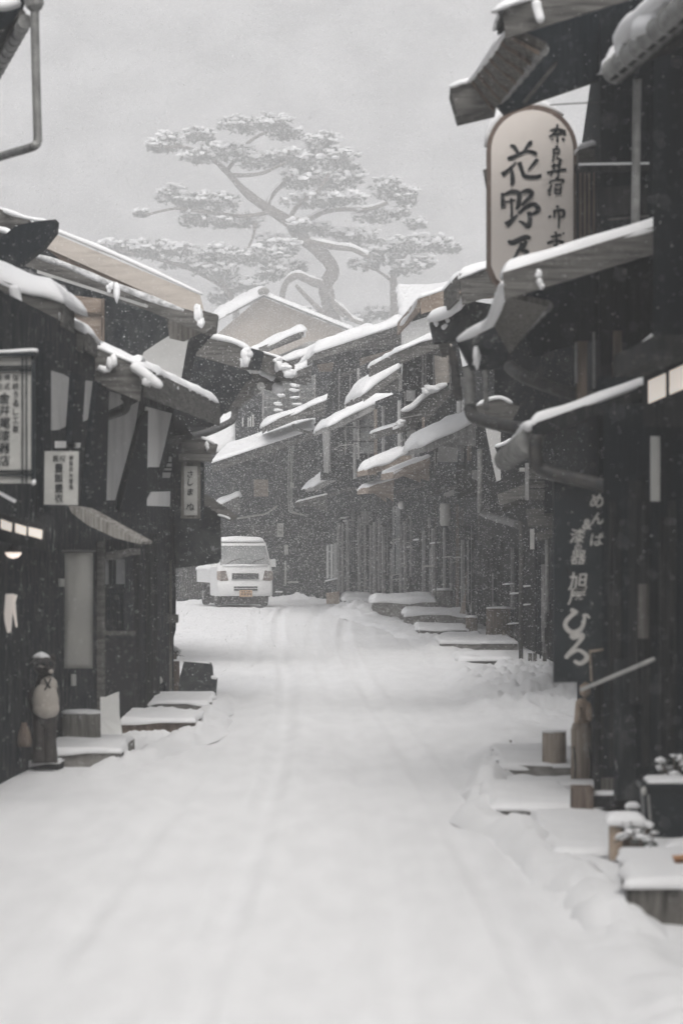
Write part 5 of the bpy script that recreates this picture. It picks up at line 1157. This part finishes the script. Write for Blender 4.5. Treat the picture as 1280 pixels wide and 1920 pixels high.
bm = NB(); loft(bm, [sec(.27, .04, 1.2, hw - .02), sec(.30, .0, 1.22, hw), sec(.55, -.01, 1.25, hw), sec(.62, .02, 1.25, hw), sec(.98, .07, 1.25, hw - .01), sec(1.08, .11, 1.25, hw - .02), sec(1.55, .39, 1.23, hw - .075), sec(1.64, .46, 1.22, hw - .095), sec(1.70, .53, 1.19, hw - .13), sec(1.735, .62, 1.13, hw - .20), sec(1.75, .74, 1.05, hw - .30)])
vb = vobj('cab', bm, 'van', smooth=True)
bm = NB()     # windscreen, 4 mm proud of the slanted front
a = [(-.645, .116, 1.075), (.645, .116, 1.075), (.585, .40, 1.57), (-.585, .40, 1.57)]
hexa(bm, [Vector(p) + Vector((0, -.006, -.002)) for p in a] + [Vector(p) + Vector((0, -.018, -.004)) for p in a]); vobj('windscreen', bm, 'glassv', bevel=0.01)
for x0 in (-.52, .10):
    bm = NB(); tube(bm, [(x0 - .03, .085, 1.06), (x0 + .22, .165, 1.19), (x0 + .42, .19, 1.24)], .010, 6); vobj('wiper', bm, 'pipe')
bm = NB(); snow_slab(bm, [(-.56, .46, 1.69), (.56, .46, 1.69), (.56, 1.2, 1.72), (-.56, 1.2, 1.72)], .09, 3); sn = vobj('snow_cover', bm, 'roofsnow', smooth=True)
bm = NB(); tube(bm, [(-.60, .085, 1.06), (0, .07, 1.065), (.60, .085, 1.06)], .03, 8); vobj('snow_cover', bm, 'roofsnow', smooth=True)
for sx in (-1, 1):
    bm = NB(); c = [(sx * .455, .014, .68), (sx * .645, .014, .665), (sx * .645, .04, .915), (sx * .515, .036, .925)]
    hexa(bm, [Vector(p) for p in c] + [Vector(p) + Vector((0, .06, 0)) for p in c])
    hl = vobj('headlight', bm, 'lamp', bevel=0.006)
    bm = NB(); c = [(sx * .647, .014, .666), (sx * .735, .085, .70), (sx * .732, .105, .905), (sx * .647, .04, .915)]
    hexa(bm, [Vector(p) for p in c] + [Vector(p) + Vector((-sx * .03, .06, 0)) for p in c])
    vobj('indicator', bm, 'lampside', hl, bevel=0.004)
bm = NB(); box(bm, -.35, .35, .012, .07, .71, .86); vobj('grille', bm, 'grille', bevel=0.02)
bm = NB(); box(bm, -.31, .31, -.022, .03, .41, .52); gl = vobj('lower_grille', bm, 'grille', bevel=0.01)
bm = NB(); box(bm, -.32, .32, -.03, -.02, .462, .475); vobj('grille_bar', bm, 'van', gl)
bm = NB(); box(bm, -.165, .165, -.05, -.03, .255, .425); np_ = vobj('number_plate', bm, 'plate', bevel=0.004)
bm = NB()
for x0, x1, z0, z1 in ((-.12, -.07, .365, .40), (-.04, .03, .365, .40), (.06, .11, .365, .40), (-.13, -.08, .29, .345), (-.05, 0.0, .29, .345), (.03, .08, .29, .345), (.10, .14, .29, .345)): box(bm, x0, x1, -.054, -.051, z0, z1)
vobj('plate_digits', bm, 'rim', np_)
for sx in (-1, 1):
    bm = NB(); box(bm, min(sx * .70, sx * .86), max(sx * .70, sx * .86), .30, .36, 1.02, 1.22); vobj('wing_mirror', bm, 'van', bevel=0.02)
    for y0, nm in ((.62, 'wheel'), (2.5, 'wheel')):
        bm = NB(); m0 = Matrix.Translation((sx * .60, y0, .265)) @ Matrix.Rotation(R(90), 4, 'Y')
        prof = [(.14, -.075), (.25, -.075), (.265, -.05), (.265, .05), (.25, .075), (.14, .075)]; lathe(bm, (0, 0, 0), prof, 24); bmesh.ops.transform(bm, matrix=m0, verts=bm.verts[:]); wh = vobj(nm, bm, 'tyre', smooth=True)
        bm = NB(); lathe(bm, (0, 0, 0), [(.13, -.085), (.15, -.06), (.15, .06), (.13, .085)], 20); bmesh.ops.transform(bm, matrix=m0, verts=bm.verts[:]); vobj('rim', bm, 'gutter', wh, smooth=True)
bm = NB(); box(bm, -.55, .55, .15, 3.2, .05, .42); vobj('underbody_shade', bm, 'tyre')  # dark block filling the gap in place of shadow under the truck
bm = NB(); box(bm, -.68, .68, 1.30, 3.25, .62, .66); bd_ = vobj('load_bed', bm, 'van')
for x0, x1, y0, y1, nm in ((-.71, -.68, 1.30, 3.28, 'bed_side'), (.68, .71, 1.30, 3.28, 'bed_side'), (-.68, .68, 3.25, 3.28, 'tailboard')):
    bm = NB(); box(bm, x0, x1, y0, y1, .60, .95); vobj(nm, bm, 'van', bevel=0.006)
bm = NB(); box(bm, -.66, .66, 1.30, 1.34, .95, 1.5); vobj('cab_guard', bm, 'van')
bm = NB(); snow_slab(bm, [(-.69, 1.36, .94), (.69, 1.36, .94), (.69, 3.27, .94), (-.69, 3.27, .94)], .12, 7); vobj('snow_load', bm, 'roofsnow', smooth=True)
bm = NB(); box(bm, -.715, -.700, .50, 1.15, .60, .98); vobj('door_panel', bm, 'van', bevel=0.006)
bm = NB(); q = [(-.702, .42, 1.06), (-.702, 1.12, 1.06), (-.635, 1.10, 1.52), (-.635, .62, 1.52)]; hexa(bm, [Vector(p) for p in q] + [Vector(p) + Vector((-.008, 0, 0)) for p in q]); vobj('side_window', bm, 'paneg')

# ------------------------------------------------------------------ pines
def pine(label, Y, limbs, clumps, seed, dens=1.0):
    rn = random.Random(seed); k = Y / F
    sf = Y / 140.0
    t = thing('pine_tree', label, 'tree', tuple(P(limbs[0][0][0][0], limbs[0][0][0][1], Y)))
    for i, (pts, r0, r1) in enumerate(limbs):
        path = smoothpath([P(x, y, Y + dy * sf) for x, y, dy in pts], 6); n = len(path)
        bm = NB(); tube(bm, path, [(r0 + (r1 - r0) * j / (n - 1)) * 0.86 * k * (1 + .18 * noise.noise(path[j] * 1.6)) for j in range(n)], 10); lb_ = obj('trunk' if i == 0 else 'limb', bm, 'bark', t, smooth=True)
        if i and r0 > 5:       # snow lying on the limb
            bm = NB(); m_ = n // 2; pp = [path[j] + Vector((0, 0, r0 * k * .75)) for j in range(2, n - 1)]
            if len(pp) > 3 and abs(pp[-1].x - pp[0].x) > 1.2 * abs(pp[-1].z - pp[0].z):
                tube(bm, pp, [.5 * r0 * k * (.5 + .5 * noise.noise(p * 2.1) + .3) + .005 for p in pp], 8); obj('limb_snow', bm, 'roofsnow', lb_, smooth=True)
            else: bm.free()
    bn_, bs_, tw = NB(), NB(), NB()
    for cx, cy, rx, ry in clumps:
        c = P(cx, cy, Y + sf * rn.uniform(-1.2, 1.2)); ax, az = rx * k, ry * k; ay = ax * .8
        n = int(190 * dens * (rx * ry) / 1800.0) + 40
        for i in range(n):
            a = rn.random() * 6.283; rr = math.sqrt(rn.random()) * (0.8 + .45 * noise.noise(Vector((math.cos(a) * 1.3, math.sin(a) * 1.3, cx * .37))))
            hgt = rn.uniform(-.75, .9) * (1 - .55 * rr * rr)
            q = c + Vector((math.cos(a) * rr * ax, math.sin(a) * rr * ay, hgt * az)); L = sf * rn.uniform(.12, .22)
            up = Vector((math.cos(a) * .7, math.sin(a) * .5, rn.uniform(.2, 1.1))).normalized()
            for j in range(7):
                d = (up + Vector((rn.gauss(0, .6), rn.gauss(0, .6), rn.gauss(0, .5)))).normalized() * L; w = d.cross(Vector((rn.gauss(0, 1), rn.gauss(0, 1), rn.gauss(0, 1)))).normalized() * .022 * sf
                bn_.faces.new([bn_.verts.new(q - w), bn_.verts.new(q + w), bn_.verts.new(q + d)])
            if hgt > -.05 and rn.random() < .46:
                blob(bs_, q + up * L * .5 + Vector((0, 0, .05 * sf)), sf * rn.uniform(.06, .19), sf * rn.uniform(.06, .17), sf * rn.uniform(.035, .085), .6, i * .7 + cx, 1)
        for i in range(5):
            e = c + Vector((rn.uniform(-.7, .7) * ax, rn.uniform(-.6, .6) * ay, rn.uniform(-.3, .3) * az)); tube(tw, [c - Vector((0, 0, az * .5)), c.lerp(e, .5), e], [.05 * sf, .035 * sf, .015 * sf], 5)
    tmp = bpy.data.meshes.new('lumps'); bs_.to_mesh(tmp); bs_.free(); k0 = len(bn_.faces); bn_.from_mesh(tmp); bpy.data.meshes.remove(tmp)
    bn_.faces.ensure_lookup_table()
    for f in bn_.faces[k0:]: f.material_index = 1
    tmp = bpy.data.meshes.new('lumps'); tw.to_mesh(tmp); tw.free(); bn_.from_mesh(tmp); bpy.data.meshes.remove(tmp)
    cr = obj('crown', bn_, 'needle', t); cr.data.materials.append(M['roofsnow'])
    return t
def zp(pts): return [(180 + x / 1.829, 200 + y / 1.829, d) for x, y, d in pts]
def zc(cl): return [(180 + x / 1.829, 200 + y / 1.829, rx / 1.829, ry / 1.829) for x, y, rx, ry in cl]
big = [(zp([(830, 800, 0), (815, 740, 0), (795, 660, 0), (788, 610, 0), (812, 560, -.3), (775, 505, -.4), (725, 465, -.2), (690, 440, 0), (665, 400, 0), (615, 365, 0), (575, 345, 0)]), 18, 11),
       (zp([(590, 350, 0), (540, 315, 0), (500, 280, 0), (460, 235, .2), (425, 200, .3)]), 11, 6),
       (zp([(785, 615, 0), (740, 600, -.6), (690, 580, -.8), (655, 600, -.8), (640, 640, -.6), (638, 680, -.5)]), 10, 6),
       (zp([(815, 740, 0), (760, 690, -.8), (710, 640, -1), (685, 612, -1)]), 7, 3.5),
       (zp([(795, 660, 0), (840, 690, -.5), (880, 730, -.6), (920, 745, -.6)]), 7, 4),
       (zp([(800, 640, 0), (820, 690, -.9), (850, 720, -1.1)]), 6, 3),
       (zp([(720, 462, 0), (760, 470, -.6), (820, 482, -.9), (880, 490, -1), (940, 520, -1)]), 9, 4),
       (zp([(670, 395, 0), (730, 385, .3), (780, 362, .5), (840, 352, .6), (930, 352, .7), (1000, 330, .8)]), 7, 4),
       (zp([(585, 345, 0), (600, 310, .5), (635, 270, .6), (680, 235, .7), (760, 210, .7)]), 6, 3.5),
       (zp([(660, 400, 0), (690, 340, -.3), (760, 290, -.6), (800, 230, -.7)]), 6, 3.5),
       (zp([(600, 360, 0), (520, 375, -.4), (440, 370, -.6), (360, 360, -.7), (270, 350, -.8), (170, 372, -.8)]), 5, 2.5),
       (zp([(470, 235, .2), (520, 235, -.4), (580, 225, -.5), (650, 190, -.6)]), 5, 3),
       (zp([(450, 220, .3), (500, 150, .6), (540, 110, .7), (620, 70, .8)]), 5, 3),
       (zp([(430, 205, .3), (380, 170, .2), (310, 140, .1), (230, 140, 0)]), 4.5, 2.5),
       (zp([(545, 400, -.4), (540, 440, -.5), (520, 490, -.6)]), 4, 2.5)]
bigc = zc([(250, 130, 70, 42), (205, 140, 35, 30), (355, 105, 62, 34), (440, 165, 125, 42), (350, 180, 60, 28), (510, 70, 100, 36), (610, 60, 70, 36), (650, 98, 75, 28), (560, 195, 100, 32), (640, 175, 60, 30), (700, 190, 85, 42), (785, 130, 62, 42), (830, 190, 85, 52), (705, 258, 90, 46), (820, 262, 95, 42), (890, 240, 45, 38),
           (740, 330, 120, 34), (860, 322, 85, 26), (1000, 290, 75, 46), (1058, 318, 45, 48), (955, 380, 88, 32), (1040, 370, 40, 24), (1090, 408, 42, 22), (265, 310, 62, 42), (330, 330, 60, 34), (420, 335, 95, 40), (340, 388, 62, 40), (420, 400, 60, 28), (500, 398, 88, 32), (155, 370, 28, 16), (770, 428, 60, 26), (700, 415, 40, 30),
           (900, 455, 75, 42), (850, 440, 45, 26), (600, 470, 75, 34), (580, 520, 105, 44), (650, 490, 55, 40), (600, 580, 60, 32), (690, 560, 40, 30)])
pine('large leaning pine with twisted trunk and snowy layered crown behind the gabled house', 330, big, bigc, 2)
pine('smaller straight pine with a flat snowy crown on the right of the large pine', 338, [(zp([(1025, 820, 0), (1023, 720, 0), (1020, 620, 0), (1018, 560, 0)]), 11, 7), (zp([(1018, 590, 0), (1070, 550, .4), (1150, 500, .4)]), 4, 2), (zp([(1018, 600, 0), (960, 560, -.4), (910, 545, -.4)]), 4, 2), (zp([(1020, 570, 0), (1060, 510, .4), (1080, 480, .4)]), 4, 2)],
     zc([(1080, 480, 110, 42), (1000, 520, 75, 36), (930, 545, 62, 30), (1175, 480, 55, 38), (1225, 492, 30, 20), (1060, 560, 65, 34), (1120, 540, 50, 28), (960, 715, 55, 26), (900, 730, 50, 24)]), 4)
pine('low broad pine rising behind the left roofs', 344, [(zp([(470, 860, 0), (480, 700, 0), (440, 620, 0), (400, 560, 0)]), 9, 5), (zp([(440, 620, 0), (330, 560, .4), (200, 520, .4), (60, 490, .5)]), 5, 2), (zp([(480, 680, 0), (540, 610, -.4), (560, 560, -.4)]), 4, 2)],
     zc([(50, 485, 62, 24), (120, 495, 60, 34), (200, 498, 85, 42), (290, 500, 50, 28), (260, 540, 60, 30), (350, 540, 70, 34), (430, 515, 100, 42), (420, 570, 90, 36), (480, 620, 80, 40), (440, 660, 70, 34), (520, 660, 60, 36), (545, 620, 50, 34), (740, 712, 36, 18)]), 6)

# ------------------------------------------------------------------ falling snow
import numpy as np
fm = bpy.data.materials.new('snowflake'); fm.use_nodes = True; fn = fm.node_tree.nodes; fl_ = fm.node_tree.links; fn.remove(fn['Principled BSDF'])
d1, d2, mx_ = fn.new('ShaderNodeBsdfDiffuse'), fn.new('ShaderNodeBsdfTranslucent'), fn.new('ShaderNodeMixShader')
d1.inputs[0].default_value = (.97, .97, .97, 1); d2.inputs[0].default_value = (.97, .97, .97, 1)
fl_.new(d1.outputs[0], mx_.inputs[1]); fl_.new(d2.outputs[0], mx_.inputs[2]); fl_.new(mx_.outputs[0], fn['Material Output'].inputs[0]); M['flake'] = fm
def flakes(specs, seed=1):
    rg = np.random.default_rng(seed); allv = []
    for y0, y1, n, r0, r1 in specs:
        u = rg.random(n); Yd = (y0 ** 3 + (y1 ** 3 - y0 ** 3) * u) ** (1 / 3.0)
        x = (rg.random(n) - 0.5) * (1280 * 1.25) / F * Yd
        z = H + (YH - (rg.random(n) * 2100 - 100)) / F * Yd
        ok = z > 0.05; x, Yd, z = x[ok], Yd[ok], z[ok]; n = len(x)
        c = np.stack([x, Yd, z], 1); r = r0 + (r1 - r0) * rg.random(n) ** 2
        d = rg.normal(size=(n, 4, 3)); base = np.array([[1, 1, 1], [1, -1, -1], [-1, 1, -1], [-1, -1, 1]]) / 1.732
        ax = rg.normal(size=(n, 3)); ax /= np.linalg.norm(ax, axis=1, keepdims=True); an = rg.random(n) * 6.283
        K = np.zeros((n, 3, 3)); K[:, 0, 1] = -ax[:, 2]; K[:, 0, 2] = ax[:, 1]; K[:, 1, 0] = ax[:, 2]; K[:, 1, 2] = -ax[:, 0]; K[:, 2, 0] = -ax[:, 1]; K[:, 2, 1] = ax[:, 0]
        Rm = np.eye(3)[None] + np.sin(an)[:, None, None] * K + (1 - np.cos(an))[:, None, None] * (K @ K)
        v = np.einsum('nij,kj->nki', Rm, base) + d * 0.15
        allv.append((c[:, None, :] + v * r[:, None, None]).reshape(-1, 3))
    V = np.concatenate(allv).astype(np.float32); n = len(V) // 4
    T = (np.arange(n)[:, None, None] * 4 + np.array([[0, 1, 2], [0, 3, 1], [0, 2, 3], [1, 3, 2]])[None]).reshape(-1).astype(np.int32)
    me = bpy.data.meshes.new('falling_snow'); me.vertices.add(len(V)); me.vertices.foreach_set('co', V.ravel())
    me.loops.add(len(T)); me.loops.foreach_set('vertex_index', T); me.polygons.add(len(T) // 3)
    me.polygons.foreach_set('loop_start', np.arange(0, len(T), 3, dtype=np.int32)); me.update(calc_edges=True); me.validate()
    me.materials.append(M['flake']); o = bpy.data.objects.new('falling_snow', me); COL.objects.link(o)
    return tag(o, 'falling snowflakes drifting through the whole street', kind='stuff')
flakes([(6, 24, 9000, .001, .004), (24, 45, 42000, .0015, .006), (45, 105, 600000, .004, .0105), (105, 150, 160000, .008, .015)])
